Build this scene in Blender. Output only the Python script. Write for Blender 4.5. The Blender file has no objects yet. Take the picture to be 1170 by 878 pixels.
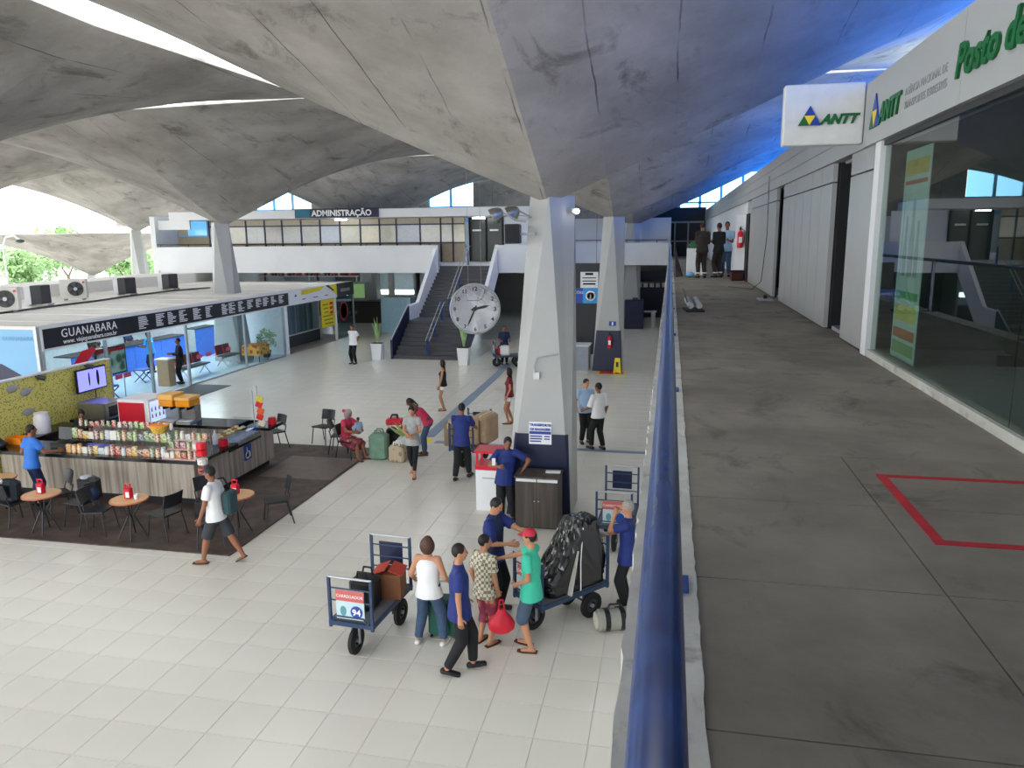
import bpy, bmesh, math, random
import numpy as np
from mathutils import Vector, Matrix

random.seed(7)
PI = math.pi
SC = bpy.context.scene
COL = SC.collection

# ------------------------------------------------------------------ camera
F_PX, PITCH, YAW, ROLL, CAM_H = 867.42, 0.191151, 0.204456, -0.009721, 5.4
fw = np.array([-math.sin(YAW)*math.cos(PITCH), math.cos(YAW)*math.cos(PITCH), -math.sin(PITCH)])
rt = np.array([math.cos(YAW), math.sin(YAW), 0.0])
up = np.cross(rt, fw)
cr = rt*math.cos(ROLL) + up*math.sin(ROLL)
cu = -rt*math.sin(ROLL) + up*math.cos(ROLL)
cam_d = bpy.data.cameras.new('camera')
cam = bpy.data.objects.new('camera', cam_d)
COL.objects.link(cam)
cam_d.sensor_width = 36.0
cam_d.lens = F_PX/1170*36.0
cam_d.clip_start = 0.05
cam_d.clip_end = 500
cam.matrix_world = Matrix(((cr[0], cu[0], -fw[0], 0), (cr[1], cu[1], -fw[1], 0), (cr[2], cu[2], -fw[2], CAM_H), (0, 0, 0, 1)))
SC.camera = cam

def ray(x, y): return fw + cr*(x-585)/F_PX + cu*(439-y)/F_PX
def gz(x, y, z=0.0):
    d = ray(x, y); t = (z-CAM_H)/d[2]; return Vector((d[0]*t, d[1]*t, z))
def gy(x, y, Y):
    d = ray(x, y); t = Y/d[1]; return Vector((d[0]*t, Y, CAM_H+d[2]*t))
def gx(x, y, X):
    d = ray(x, y); t = X/d[0]; return Vector((X, d[1]*t, CAM_H+d[2]*t))
def px(p):
    d = np.array(p, float)-np.array([0, 0, CAM_H]); k = d@fw
    return (585+F_PX*(d@cr)/k, 439-F_PX*(d@cu)/k, k)

# ------------------------------------------------------------------ light
world = bpy.data.worlds.new('sky'); SC.world = world
world.use_nodes = True
wn = world.node_tree.nodes; wn.clear()
wbg = wn.new('ShaderNodeBackground'); wo = wn.new('ShaderNodeOutputWorld')
wbg.inputs[0].default_value = (0.93, 0.97, 1.0, 1); wbg.inputs[1].default_value = 2.6
world.node_tree.links.new(wbg.outputs[0], wo.inputs[0])
SC.view_settings.view_transform = 'Standard'
SC.view_settings.look = 'None'
SC.view_settings.gamma = 1
SC.view_settings.exposure = 1.27
SC.view_settings.use_curve_mapping = False
SC.cycles.use_denoising = True
SC.cycles.max_bounces = 8
SC.cycles.diffuse_bounces = 5
SC.cycles.transparent_max_bounces = 16
SC.cycles.caustics_reflective = False
SC.cycles.caustics_refractive = False

# ------------------------------------------------------------------ materials
def lin(c):
    if isinstance(c, str):
        c = tuple(int(c[i:i+2], 16)/255 for i in (0, 2, 4))
    return tuple((v/12.92 if v <= 0.04045 else ((v+0.055)/1.055)**2.4) for v in c) + (1,)
MATS = {}
def mat(name, col, rough=0.6, metal=0.0, var=0.06, scale=6.0, bump=0.0, spec=0.4, emit=None, strength=1.0):
    if name in MATS: return MATS[name]
    m = bpy.data.materials.new(name); m.use_nodes = True
    nt = m.node_tree; b = nt.nodes['Principled BSDF']
    b.inputs['Roughness'].default_value = rough
    b.inputs['Metallic'].default_value = metal
    b.inputs['Specular IOR Level'].default_value = spec
    c = lin(col)
    tc = nt.nodes.new('ShaderNodeTexCoord'); nz = nt.nodes.new('ShaderNodeTexNoise')
    nz.inputs['Scale'].default_value = scale; nz.inputs['Detail'].default_value = 4
    nt.links.new(tc.outputs['Object'], nz.inputs['Vector'])
    rp = nt.nodes.new('ShaderNodeValToRGB')
    e = rp.color_ramp.elements
    e[0].position = 0.3; e[1].position = 0.7
    e[0].color = tuple(v*(1-var) for v in c[:3])+(1,)
    e[1].color = tuple(min(1, v*(1+var)) for v in c[:3])+(1,)
    nt.links.new(nz.outputs['Fac'], rp.inputs['Fac'])
    nt.links.new(rp.outputs['Color'], b.inputs['Base Color'])
    if bump:
        bp = nt.nodes.new('ShaderNodeBump'); bp.inputs['Strength'].default_value = bump
        bp.inputs['Distance'].default_value = 0.01
        nt.links.new(nz.outputs['Fac'], bp.inputs['Height']); nt.links.new(bp.outputs['Normal'], b.inputs['Normal'])
    if emit:
        b.inputs['Emission Color'].default_value = lin(emit); b.inputs['Emission Strength'].default_value = strength
    MATS[name] = m
    return m

def glass_mat(name, tint, refl=0.5, ior=1.5, rough=0.0):
    m = bpy.data.materials.new(name); m.use_nodes = True
    nt = m.node_tree; nt.nodes.clear()
    o = nt.nodes.new('ShaderNodeOutputMaterial'); mx = nt.nodes.new('ShaderNodeMixShader')
    t = nt.nodes.new('ShaderNodeBsdfTransparent'); g = nt.nodes.new('ShaderNodeBsdfGlossy')
    lw = nt.nodes.new('ShaderNodeLayerWeight'); lw.inputs['Blend'].default_value = 0.5
    pw_ = nt.nodes.new('ShaderNodeMath'); pw_.operation = 'POWER'; pw_.inputs[1].default_value = 4.0
    f0 = ((ior-1)/(ior+1))**2
    ma = nt.nodes.new('ShaderNodeMath'); ma.operation = 'MULTIPLY_ADD'; ma.inputs[1].default_value = 1-f0; ma.inputs[2].default_value = f0
    ge = nt.nodes.new('ShaderNodeNewGeometry'); iv = nt.nodes.new('ShaderNodeMath'); iv.operation = 'SUBTRACT'; iv.inputs[0].default_value = 1.0
    mu = nt.nodes.new('ShaderNodeMath'); mu.operation = 'MULTIPLY'
    mu2 = nt.nodes.new('ShaderNodeMath'); mu2.operation = 'MULTIPLY'; mu2.inputs[1].default_value = refl
    nt.links.new(lw.outputs['Facing'], pw_.inputs[0]); nt.links.new(pw_.outputs[0], ma.inputs[0])
    nt.links.new(ge.outputs['Backfacing'], iv.inputs[1]); nt.links.new(ma.outputs[0], mu.inputs[0]); nt.links.new(iv.outputs[0], mu.inputs[1])
    nt.links.new(mu.outputs[0], mu2.inputs[0])
    t.inputs[0].default_value = lin(tint) if isinstance(tint, str) else tuple(tint)+(1,)
    g.inputs['Roughness'].default_value = rough
    nt.links.new(mu2.outputs[0], mx.inputs[0])
    nt.links.new(t.outputs[0], mx.inputs[1]); nt.links.new(g.outputs[0], mx.inputs[2]); nt.links.new(mx.outputs[0], o.inputs[0])
    return m

def concrete_mat(name, base, dark, stain, boards=True, scale=0.35):
    m = bpy.data.materials.new(name); m.use_nodes = True
    nt = m.node_tree; N = nt.nodes.new; L = nt.links.new; b = nt.nodes['Principled BSDF']
    b.inputs['Roughness'].default_value = 0.85; b.inputs['Specular IOR Level'].default_value = 0.2
    geo = N('ShaderNodeNewGeometry')
    n1 = N('ShaderNodeTexNoise'); n1.inputs['Scale'].default_value = scale; n1.inputs['Detail'].default_value = 8; n1.inputs['Roughness'].default_value = 0.62
    L(geo.outputs['Position'], n1.inputs['Vector'])
    r1 = N('ShaderNodeValToRGB'); e = r1.color_ramp.elements
    e[0].position = 0.32; e[0].color = lin(dark); e[1].position = 0.66; e[1].color = lin(base)
    L(n1.outputs['Fac'], r1.inputs['Fac'])
    n2 = N('ShaderNodeTexNoise'); n2.inputs['Scale'].default_value = scale*2.3; n2.inputs['Detail'].default_value = 10; n2.inputs['Roughness'].default_value = 0.7; n2.inputs['Distortion'].default_value = 0.6
    mp = N('ShaderNodeMapping'); mp.inputs['Location'].default_value = (13, 5, 2); mp.inputs['Scale'].default_value = (1, 0.6, 1.4)
    L(geo.outputs['Position'], mp.inputs['Vector']); L(mp.outputs[0], n2.inputs['Vector'])
    r2 = N('ShaderNodeValToRGB'); e = r2.color_ramp.elements
    e[0].position = 0.55; e[0].color = (0, 0, 0, 1); e[1].position = 0.69; e[1].color = (1, 1, 1, 1)
    L(n2.outputs['Fac'], r2.inputs['Fac'])
    mx = N('ShaderNodeMix'); mx.data_type = 'RGBA'; mx.inputs[7].default_value = lin(stain)
    mf = N('ShaderNodeMath'); mf.operation = 'MULTIPLY'; mf.inputs[1].default_value = 0.6
    L(r2.outputs[0], mf.inputs[0]); L(mf.outputs[0], mx.inputs[0]); L(r1.outputs[0], mx.inputs[6])
    out = mx.outputs[2]
    nb = N('ShaderNodeTexNoise'); nb.inputs['Scale'].default_value = 7.0; nb.inputs['Detail'].default_value = 6
    L(geo.outputs['Position'], nb.inputs['Vector'])
    hgt = nb.outputs['Fac']
    if boards:
        sep = N('ShaderNodeSeparateXYZ'); tc = N('ShaderNodeTexCoord'); L(tc.outputs['Object'], sep.inputs[0])
        wb_ = N('ShaderNodeTexNoise'); wb_.inputs['Scale'].default_value = 0.9; wb_.inputs['Detail'].default_value = 5; L(geo.outputs['Position'], wb_.inputs['Vector'])
        ws = N('ShaderNodeMath'); ws.operation = 'MULTIPLY_ADD'; ws.inputs[1].default_value = 0.12; L(wb_.outputs['Fac'], ws.inputs[0]); L(sep.outputs[0], ws.inputs[2])
        ad = N('ShaderNodeMath'); ad.operation = 'MULTIPLY'; ad.inputs[1].default_value = 0.85; L(ws.outputs[0], ad.inputs[0])
        frc = N('ShaderNodeMath'); frc.operation = 'FRACT'; L(ad.outputs[0], frc.inputs[0])
        gt = N('ShaderNodeMath'); gt.operation = 'GREATER_THAN'; gt.inputs[1].default_value = 0.978; L(frc.outputs[0], gt.inputs[0])
        nm = N('ShaderNodeTexNoise'); nm.inputs['Scale'].default_value = 0.55; nm.inputs['Detail'].default_value = 3; L(geo.outputs['Position'], nm.inputs['Vector'])
        nr = N('ShaderNodeMapRange'); nr.inputs[1].default_value = 0.5; nr.inputs[2].default_value = 0.62; nr.inputs[3].default_value = 0.05; nr.inputs[4].default_value = 0.75; L(nm.outputs['Fac'], nr.inputs[0])
        k = N('ShaderNodeMath'); k.operation = 'MULTIPLY'; L(gt.outputs[0], k.inputs[0]); L(nr.outputs[0], k.inputs[1])
        m3 = N('ShaderNodeMix'); m3.data_type = 'RGBA'; m3.inputs[7].default_value = lin(stain)
        L(k.outputs[0], m3.inputs[0]); L(out, m3.inputs[6]); out = m3.outputs[2]
    bp = N('ShaderNodeBump'); bp.inputs['Strength'].default_value = 0.25; bp.inputs['Distance'].default_value = 0.03
    L(hgt, bp.inputs['Height']); L(bp.outputs[0], b.inputs['Normal'])
    L(out, b.inputs['Base Color'])
    return m

def pattern_mat(name, c1, c2, c3=None, scale=40, kind='voronoi', thr=0.3, rough=0.6):
    m = bpy.data.materials.new(name); m.use_nodes = True
    nt = m.node_tree; N = nt.nodes.new; L = nt.links.new; b = nt.nodes['Principled BSDF']
    b.inputs['Roughness'].default_value = rough
    tc = N('ShaderNodeTexCoord')
    if kind == 'voronoi':
        t = N('ShaderNodeTexVoronoi'); t.inputs['Scale'].default_value = scale; L(tc.outputs['Object'], t.inputs['Vector']); f = t.outputs['Distance']
    elif kind == 'wave':
        mp = N('ShaderNodeMapping'); mp.inputs['Scale'].default_value = (scale, scale, scale*0.04); L(tc.outputs['Object'], mp.inputs['Vector'])
        t = N('ShaderNodeTexNoise'); t.inputs['Scale'].default_value = 1; t.inputs['Detail'].default_value = 5; L(mp.outputs[0], t.inputs['Vector']); f = t.outputs['Fac']
    else:
        t = N('ShaderNodeTexChecker'); t.inputs['Scale'].default_value = scale; L(tc.outputs['Object'], t.inputs['Vector']); f = t.outputs['Fac']
    r = N('ShaderNodeValToRGB'); e = r.color_ramp.elements
    e[0].position = max(0, thr-0.06); e[0].color = lin(c1); e[1].position = min(1, thr+0.06); e[1].color = lin(c2)
    if c3:
        q = e.new(min(1, thr+0.25)); q.color = lin(c3)
    L(f, r.inputs[0]); L(r.outputs[0], b.inputs['Base Color'])
    return m

M = {}
M['shell'] = concrete_mat('shell_concrete', 'b0aba6', '88847f', '423e3a', scale=0.45)
M['pillar'] = mat('pillar_paint', 'a9aaa8', 0.55, var=0.04, scale=1.5)
M['navy'] = mat('navy_paint', '141d3c', 0.35, var=0.1, scale=3)
M['tile'] = mat('floor_tile', 'dedacf', 0.22, var=0.03, scale=0.9, spec=0.5)
M['joint'] = mat('tile_joint', 'cdc8bd', 0.8)
M['walk'] = concrete_mat('walkway_concrete', '8f887b', '70695e', '48423a', boards=False, scale=1.1)
M['kerb'] = concrete_mat('kerb_concrete', 'c9c8c0', 'aeaca2', '7c786f', boards=False, scale=3)
M['rail'] = mat('rail_blue', '23407c', 0.25, var=0.3, scale=9, spec=0.6)
M['white'] = mat('white_paint', 'e4e5e6', 0.6, var=0.03, scale=1)
M['white2'] = mat('white_wall', 'd9dbdd', 0.6, var=0.03, scale=1)
M['roofwhite'] = mat('roof_white', 'e6e3dc', 0.7, var=0.05, scale=0.8)
M['alu'] = mat('aluminium', 'b3b6b8', 0.4, 0.6)
M['grey'] = mat('grey_paint', '9a9da0', 0.5)
M['fascia'] = mat('fascia_grey', 'a3a6a6', 0.45, var=0.03, scale=1.2)
M['panel'] = mat('panel_metal', 'b4b5b3', 0.3, 0.25, var=0.04, scale=2)
M['black'] = mat('black_plastic', '17171a', 0.4, var=0.1)
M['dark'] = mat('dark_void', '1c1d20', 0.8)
M['darkgrey'] = mat('dark_grey', '3b3d40', 0.6)
M['chair'] = mat('chair_black', '202226', 0.4)
M['steel'] = mat('stainless', 'a5a39e', 0.28, 0.9)
M['red'] = mat('red_plastic', 'c8142c', 0.35)
M['redpaint'] = mat('red_floor_paint', 'b3232c', 0.7, var=0.15, scale=20)
M['yellow'] = mat('yellow', 'e2cf22', 0.5)
M['orange'] = mat('orange', 'ef8a1c', 0.4)
M['blue'] = mat('royal_blue', '2a4fae', 0.5)
M['skyblue'] = mat('sky_blue', '86bbe2', 0.5, var=0.03, scale=1)
M['green'] = mat('sign_green', '0f6132', 0.45)
M['logo_blue'] = mat('logo_blue', '27439a', 0.45)
M['logo_yellow'] = mat('logo_yellow', 'f0d030', 0.45)
M['paper'] = mat('paper', 'ececec', 0.8)
M['ltext'] = mat('white_lettering', 'f2f2f2', 0.6)
M['counterwood'] = pattern_mat('counter_wood', '8a7f72', 'a89d8e', 'b9ae9f', scale=14, kind='wave', thr=0.45)
M['darkwood'] = pattern_mat('cabinet_wood', '3a332d', '4b433b', '554c43', scale=12, kind='wave', thr=0.5)
M['granite'] = mat('black_granite', '1b1a1a', 0.18, var=0.3, scale=60)
M['carpet'] = pattern_mat('brown_vinyl_deck', '40332e', '51423c', '5c4c45', scale=3, kind='wave', thr=0.5)
M['tabletop'] = mat('table_wood', 'd6a878', 0.4, var=0.08, scale=8)
M['yellowwall'] = pattern_mat('yellow_print_wall', '8f8240', 'd2c35c', 'dccf6c', scale=20, thr=0.3)
M['skin'] = mat('skin_brown', '8f5f46', 0.6, var=0.05)
M['skin2'] = mat('skin_tan', 'b98566', 0.6, var=0.05)
M['skin3'] = mat('skin_dark', '5e3d2d', 0.6, var=0.05)
M['hair'] = mat('hair_black', '17130f', 0.55, var=0.3, scale=40)
M['hairbrown'] = mat('hair_brown', '4a2f22', 0.55, var=0.3, scale=40)
M['hairgrey'] = mat('hair_grey', '8f8b88', 0.6, var=0.25, scale=40)
M['tyre'] = mat('rubber', '18181a', 0.7)
M['step'] = mat('stair_granite', '4a4b50', 0.5, var=0.15, scale=20)
M['leaf'] = mat('leaf_green', '8fb078', 0.6, var=0.35, scale=3)
M['bark'] = mat('bark', '6a5644', 0.9)
M['soil'] = mat('soil', '3a2c20', 0.95)
M['asphalt'] = mat('outside_ground', 'b9b7ae', 0.9)
M['glass'] = glass_mat('clear_glass', (0.86, 0.93, 0.93), 0.55)
M['glassdark'] = glass_mat('store_glass', (0.72, 0.80, 0.77), 1.0, 1.5)
M['glassblue'] = glass_mat('blue_glass', (0.015, 0.44, 1.0), 0.3)
M['glasssky'] = glass_mat('sky_glass', (0.55, 0.85, 1.0), 0.3)
M['acrylic'] = glass_mat('acrylic', (0.93, 0.95, 0.96), 0.3)
M['lamp'] = mat('lamp_tube', 'ffffff', 0.5, emit='f4fbff', strength=14)
M['screen'] = mat('tv_screen', '5a5ec8', 0.2, emit='7c7cf0', strength=0.8)
M['tvframe'] = mat('tv_frame', '141416', 0.3)

# ------------------------------------------------------------------ mesh builder
class MB:
    def __init__(s): s.v = []; s.f = []
    def add(s, vs, fs):
        o = len(s.v); s.v += [tuple(v) for v in vs]; s.f += [tuple(i+o for i in f) for f in fs]; return s
    def bx(s, x0, x1, y0, y1, z0, z1):
        return s.add([(x0,y0,z0),(x1,y0,z0),(x1,y1,z0),(x0,y1,z0),(x0,y0,z1),(x1,y0,z1),(x1,y1,z1),(x0,y1,z1)],
                     [(0,3,2,1),(4,5,6,7),(0,1,5,4),(1,2,6,5),(2,3,7,6),(3,0,4,7)])
    def box(s, c, d, rz=0.0, rx=0.0, ry=0.0):
        R = Matrix.Rotation(rz, 3, 'Z') @ Matrix.Rotation(ry, 3, 'Y') @ Matrix.Rotation(rx, 3, 'X'); c = Vector(c)
        q = [(-1,-1,-1),(1,-1,-1),(1,1,-1),(-1,1,-1),(-1,-1,1),(1,-1,1),(1,1,1),(-1,1,1)]
        return s.add([c + R @ Vector((a*d[0]/2, b*d[1]/2, e*d[2]/2)) for a, b, e in q],
                     [(0,3,2,1),(4,5,6,7),(0,1,5,4),(1,2,6,5),(2,3,7,6),(3,0,4,7)])
    def rbox(s, x0, x1, y0, y1, z0, z1, b=0.02):
        # box with chamfered edges
        xs = (x0, x0+b, x1-b, x1); ys = (y0, y0+b, y1-b, y1)
        def ring(i, z): # i inset
            X0, X1, Y0, Y1 = x0+i, x1-i, y0+i, y1-i
            return [(X0+b,Y0,z),(X1-b,Y0,z),(X1,Y0+b,z),(X1,Y1-b,z),(X1-b,Y1,z),(X0+b,Y1,z),(X0,Y1-b,z),(X0,Y0+b,z)]
        rs = [ring(b, z0), ring(0, z0+b), ring(0, z1-b), ring(b, z1)]
        vs = sum(rs, []); fs = []
        for k in range(3):
            for j in range(8):
                fs.append((k*8+j, k*8+(j+1)%8, (k+1)*8+(j+1)%8, (k+1)*8+j))
        fs.append(tuple(reversed(range(8)))); fs.append(tuple(range(24, 32)))
        return s.add(vs, fs)
    def cyl(s, p0, p1, r, n=12, r2=None, cap=True):
        p0 = Vector(p0); p1 = Vector(p1); r2 = r if r2 is None else r2
        a = (p1-p0).normalized(); t = Vector((0,0,1)) if abs(a.z) < 0.9 else Vector((1,0,0))
        u = a.cross(t).normalized(); w = a.cross(u)
        vs = []
        for p, q in ((p0, r), (p1, r2)):
            for i in range(n):
                an = 2*PI*i/n; vs.append(p + u*math.cos(an)*q + w*math.sin(an)*q)
        fs = [(i, i+n, (i+1)%n+n, (i+1)%n) for i in range(n)]
        if cap: fs += [tuple(range(n)), tuple(reversed(range(n, 2*n)))]
        return s.add(vs, fs)
    def tube(s, pts, r, n=8):
        for a, b in zip(pts[:-1], pts[1:]): s.cyl(a, b, r, n)
        for p in pts[1:-1]: s.ball(p, r, 8, 4)
        return s
    def lathe(s, prof, n=20, c=(0,0,0)):
        vs = []; fs = []
        for r, z in prof:
            for i in range(n): vs.append((c[0]+r*math.cos(2*PI*i/n), c[1]+r*math.sin(2*PI*i/n), c[2]+z))
        for k in range(len(prof)-1):
            for i in range(n):
                fs.append((k*n+i, k*n+(i+1)%n, (k+1)*n+(i+1)%n, (k+1)*n+i))
        if prof[0][0] > 1e-4: fs.append(tuple(reversed(range(n))))
        if prof[-1][0] > 1e-4: fs.append(tuple(range((len(prof)-1)*n, len(prof)*n)))
        return s.add(vs, fs)
    def ball(s, c, r, n=12, m=8, R=None):
        rx, ry, rz = (r, r, r) if not isinstance(r, (tuple, list)) else r
        vs = []; fs = []; c = Vector(c)
        for j in range(m+1):
            th = PI*j/m
            for i in range(n):
                ph = 2*PI*i/n
                q = Vector((rx*math.sin(th)*math.cos(ph), ry*math.sin(th)*math.sin(ph), rz*math.cos(th)))
                vs.append(c + (R @ q if R else q))
        for j in range(m):
            for i in range(n):
                fs.append((j*n+i, (j+1)*n+i, (j+1)*n+(i+1)%n, j*n+(i+1)%n))
        return s.add(vs, fs)
    def prism(s, poly, o, ux, uy, th):
        # polygon in plane (ux, uy) at origin o extruded by vector th
        o = Vector(o); ux = Vector(ux); uy = Vector(uy); th = Vector(th); n = len(poly)
        a = [o+ux*p[0]+uy*p[1] for p in poly]; b = [q+th for q in a]
        return s.add(a+b, [tuple(reversed(range(n))), tuple(range(n, 2*n))] + [(i, (i+1)%n, (i+1)%n+n, i+n) for i in range(n)])
    def xf(s, m):
        s.v = [tuple(m @ Vector(v)) for v in s.v]; return s
    def mesh(s, name, m=None, smooth=False):
        me = bpy.data.meshes.new(name); me.from_pydata(s.v, [], s.f); me.update()
        bm = bmesh.new(); bm.from_mesh(me); bmesh.ops.recalc_face_normals(bm, faces=bm.faces); bm.to_mesh(me); bm.free()
        if smooth:
            me.polygons.foreach_set('use_smooth', [True]*len(me.polygons)); me.set_sharp_from_angle(angle=0.7)
        if m: me.materials.append(m)
        return me

def obj(name, mb, m=None, parent=None, loc=None, smooth=False, rz=None):
    me = mb.mesh(name, m, smooth) if isinstance(mb, MB) else mb
    o = bpy.data.objects.new(name, me); COL.objects.link(o)
    if parent: o.parent = parent
    if loc is not None: o.location = loc
    if rz is not None: o.rotation_euler = (0, 0, rz)
    return o
def tag(o, label, cat, group=None):
    o['label'] = label; o['category'] = cat
    if group: o['group'] = group
    return o
def thing(name, label, cat, loc=(0,0,0), rz=0.0, group=None):
    o = bpy.data.objects.new(name, None); COL.objects.link(o); o.empty_display_size = 0.2
    o.location = loc; o.rotation_euler = (0, 0, rz)
    return tag(o, label, cat, group)
def struct(name, mb, m, smooth=False):
    o = obj(name, mb, m, smooth=smooth); o['kind'] = 'structure'; return o
def dup(root, loc, rz, label=None, group=None):
    r = root.copy(); COL.objects.link(r); r.location = loc; r.rotation_euler = (0, 0, rz)
    if label: r['label'] = label
    if group: r['group'] = group
    for ch in list(root.children):
        c = ch.copy(); COL.objects.link(c); c.parent = r
        for g in list(ch.children):
            d = g.copy(); COL.objects.link(d); d.parent = c
    return r
def text_mesh(s, size, o, ux, uy, m, depth=0.0, align='LEFT', shear=0.0, bold=0.0, name='lettering', spacing=1.0):
    cu_ = bpy.data.curves.new('t', 'FONT'); cu_.body = s; cu_.size = size; cu_.align_x = align
    cu_.extrude = depth; cu_.shear = shear; cu_.offset = bold; cu_.resolution_u = 3; cu_.space_character = spacing
    t = bpy.data.objects.new('t', cu_)
    me = bpy.data.meshes.new_from_object(t)
    bpy.data.objects.remove(t); bpy.data.curves.remove(cu_)
    ux = Vector(ux).normalized(); uy = Vector(uy).normalized(); n = ux.cross(uy); o = Vector(o)
    me.transform(Matrix(((ux.x, uy.x, n.x, o.x), (ux.y, uy.y, n.y, o.y), (ux.z, uy.z, n.z, o.z), (0,0,0,1))))
    me.materials.clear(); me.materials.append(m); me.name = name
    return me

# ================================================================== STRUCTURE
WZ = 4.07            # walkway level
AX, AY = 17.2, 16.8  # shell grid
CX0, CY0 = -2.25, 14.35
Z0, ZE = 6.0, 9.65

# ---- lower floor with real tiles
fl = struct('floor', MB().bx(-29.5, 12, -14, 62, -0.3, -0.006), M['joint'])
TS = 0.6
tiles = []
for i in range(-49, 1):
    for j in range(-2, 104):
        x = i*TS-0.12; y = j*TS+0.12
        if x > 0.9: continue
        tiles.append((x, y))
def tile_mb(mb, x, y, g=0.0015, b=0.003, z0=-0.02, z1=0.0):
    a, c, d, e = x+g, x+TS-g, y+g, y+TS-g
    return mb.add([(a,d,z0),(c,d,z0),(c,e,z0),(a,e,z0),(a+b,d+b,z1),(c-b,d+b,z1),(c-b,e-b,z1),(a+b,e-b,z1)],
                  [(4,5,6,7),(0,1,5,4),(1,2,6,5),(2,3,7,6),(3,0,4,7)])
near = []
for t in tiles:
    u, v, k = px((t[0]+TS/2, t[1]+TS/2, 0))
    if k > 0 and -20 < u < 740 and 590 < v < 900: near.append((k, t))
near.sort(); near = [t for k, t in near[:300]]
ns = set(near)
tme = tile_mb(MB(), -TS/2, -TS/2).mesh('floor_tile', M['tile'])
for t in near:
    obj('floor_tile', tme, None, fl, (t[0]+TS/2, t[1]+TS/2, 0))
rest = MB()
for t in tiles:
    if t not in ns: tile_mb(rest, *t)
ro = obj('floor_tiles_far', rest, M['tile'], fl); ro['kind'] = 'stuff'

# outside ground
struct('ground_outside', MB().bx(-140, -29.5, -40, 160, -1.6, -1.5), M['asphalt'])
struct('pavement_outside', MB().bx(-32, -29.5, -14, 62, -1.5, -0.02), M['asphalt'])

# ---- roof shells
def shell_mesh(a, b, z0, ze, g=0.6, n=22, zm=None, th=0.07):
    zm = ze if zm is None else zm
    mb = MB()
    def pz(u, v):
        u2 = 1-(1-u)**0.93; v2 = 1-(1-v)**0.97
        return z0 + (ze-z0)*(u2+v2-u2*v2)
    for su in (-1, 1):
        for sv in (-1, 1):
            bot = []; top = []
            for i in range(n+1):
                for j in range(n+1):
                    u = i/n; v = j/n
                    x = su*u*(a-0.02-g*(1-v)); y = sv*v*(b-0.02-g*(1-u)); z = pz(u, v)
                    bot.append((x, y, z)); top.append((x, y, z+th))
            fs = []
            m = n+1
            for i in range(n):
                for j in range(n):
                    fs.append((i*m+j, (i+1)*m+j, (i+1)*m+j+1, i*m+j+1))
            o = len(bot)
            fs2 = [tuple(q+o for q in f) for f in fs]
            for i in range(n):
                fs2.append((n*m+i, n*m+i+1, n*m+i+1+o, n*m+i+o)); fs2.append((i*m+n, (i+1)*m+n, (i+1)*m+n+o, i*m+n+o))
            mb.add(bot+top, fs+fs2)
    me = bpy.data.meshes.new('roof_shell'); me.from_pydata(mb.v, [], mb.f)
    bm = bmesh.new(); bm.from_mesh(me); bmesh.ops.remove_doubles(bm, verts=bm.verts, dist=0.0008)
    bmesh.ops.recalc_face_normals(bm, faces=bm.faces); bm.to_mesh(me); bm.free()
    me.polygons.foreach_set('use_smooth', [True]*len(me.polygons)); me.set_sharp_from_angle(angle=0.12)
    me.materials.append(M['shell'])
    return me
SHELL = shell_mesh(AX/2, AY/2, Z0, ZE)
for i in (-2, -1, 0):
    for j in (-1, 0, 1, 2):
        o = obj('ceiling', SHELL, None, None, (CX0+i*AX, CY0+j*AY, 0)); o['kind'] = 'structure'
o = obj('ceiling', SHELL, None, None, (-50.5, 59.5, -3.7)); o['kind'] = 'structure'

# ---- pillars (square foot turning into a diamond head)
def pillar(loc, label, off=0.12, zb=0.0, band=True, foot=(1.28, 1.1), zt=Z0+0.16):
    t = thing('concrete_pillar', label, 'pillar', loc)
    hx, hy = foot[0]/2, foot[1]/2
    base = [(-hx,-hy),(0,-hy),(hx,-hy),(hx,0),(hx,hy),(0,hy),(-hx,hy),(-hx,0)]
    dx, dy = 0.43, 0.43
    topd = [(-dx/2,-dy/2),(0,-dy),(dx/2,-dy/2),(dx,0),(dx/2,dy/2),(0,dy),(-dx/2,dy/2),(-dx,0)]
    vs = []; fs = []
    for z in (zb, zt):
        k = z/Z0
        for (a, b), (c, d) in zip(base, topd): vs.append((a+(c+off*1.6-a)*k, b+(d-b)*k, z))
    for q in range(8):
        a, c = q, (q+1) % 8
        if q % 2 == 0: fs += [(a, c, 8+c), (a, 8+c, 8+a)]
        else: fs += [(a, c, 8+a), (c, 8+c, 8+a)]
    fs.append(tuple(reversed(range(8)))); fs.append(tuple(range(8, 16)))
    obj('shaft', MB().add(vs, fs), M['pillar'], t)
    if band:
        e = 0.006
        def on(i, j, z):
            k = z/Z0; (a, b), (c, d) = base[i], topd[j]
            return (a+(c+off*1.6-a)*k, b+(d-b)*k-e, z)
        Zb = 1.66
        obj('painted_band', MB().add([on(0,0,0), on(2,2,0), on(2,1,Zb), on(0,1,Zb), on(0,0,Zb), on(2,2,Zb)], [(0,1,2,3), (0,3,4), (1,5,2)]), M['navy'], t)['label'] = 'navy blue painted band'
    return t
pillar((-2.4, 14.55, 0), 'big pale grey pillar in front, with navy base, beside brown cabinet')
pillar((-2.4, CY0+AY, 0), 'second pale pillar with navy base and fire extinguisher', 0.1, foot=(1.2, 1.0))
pillar((-2.4, CY0+2*AY, 0), 'farthest pale pillar behind the second pillar', 0.1, band=False)
pillar((CX0-AX, CY0+AY, 0), 'pale pillar rising through the white roof of the ticket office', -0.12, band=False)
pillar((CX0-2*AX, CY0+2*AY, 0), 'pillar outdoors at the left beyond the white roof', -0.12, zb=-1.5, band=False)
pillar((CX0-AX, CY0+2*AY, 0), 'pillar hidden behind the administration sign', -0.12, band=False)
pillar((-50.5, 59.5, -3.7), 'lower pillar outdoors under the far outer shell', -0.1, zb=2.2, band=False)

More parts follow.
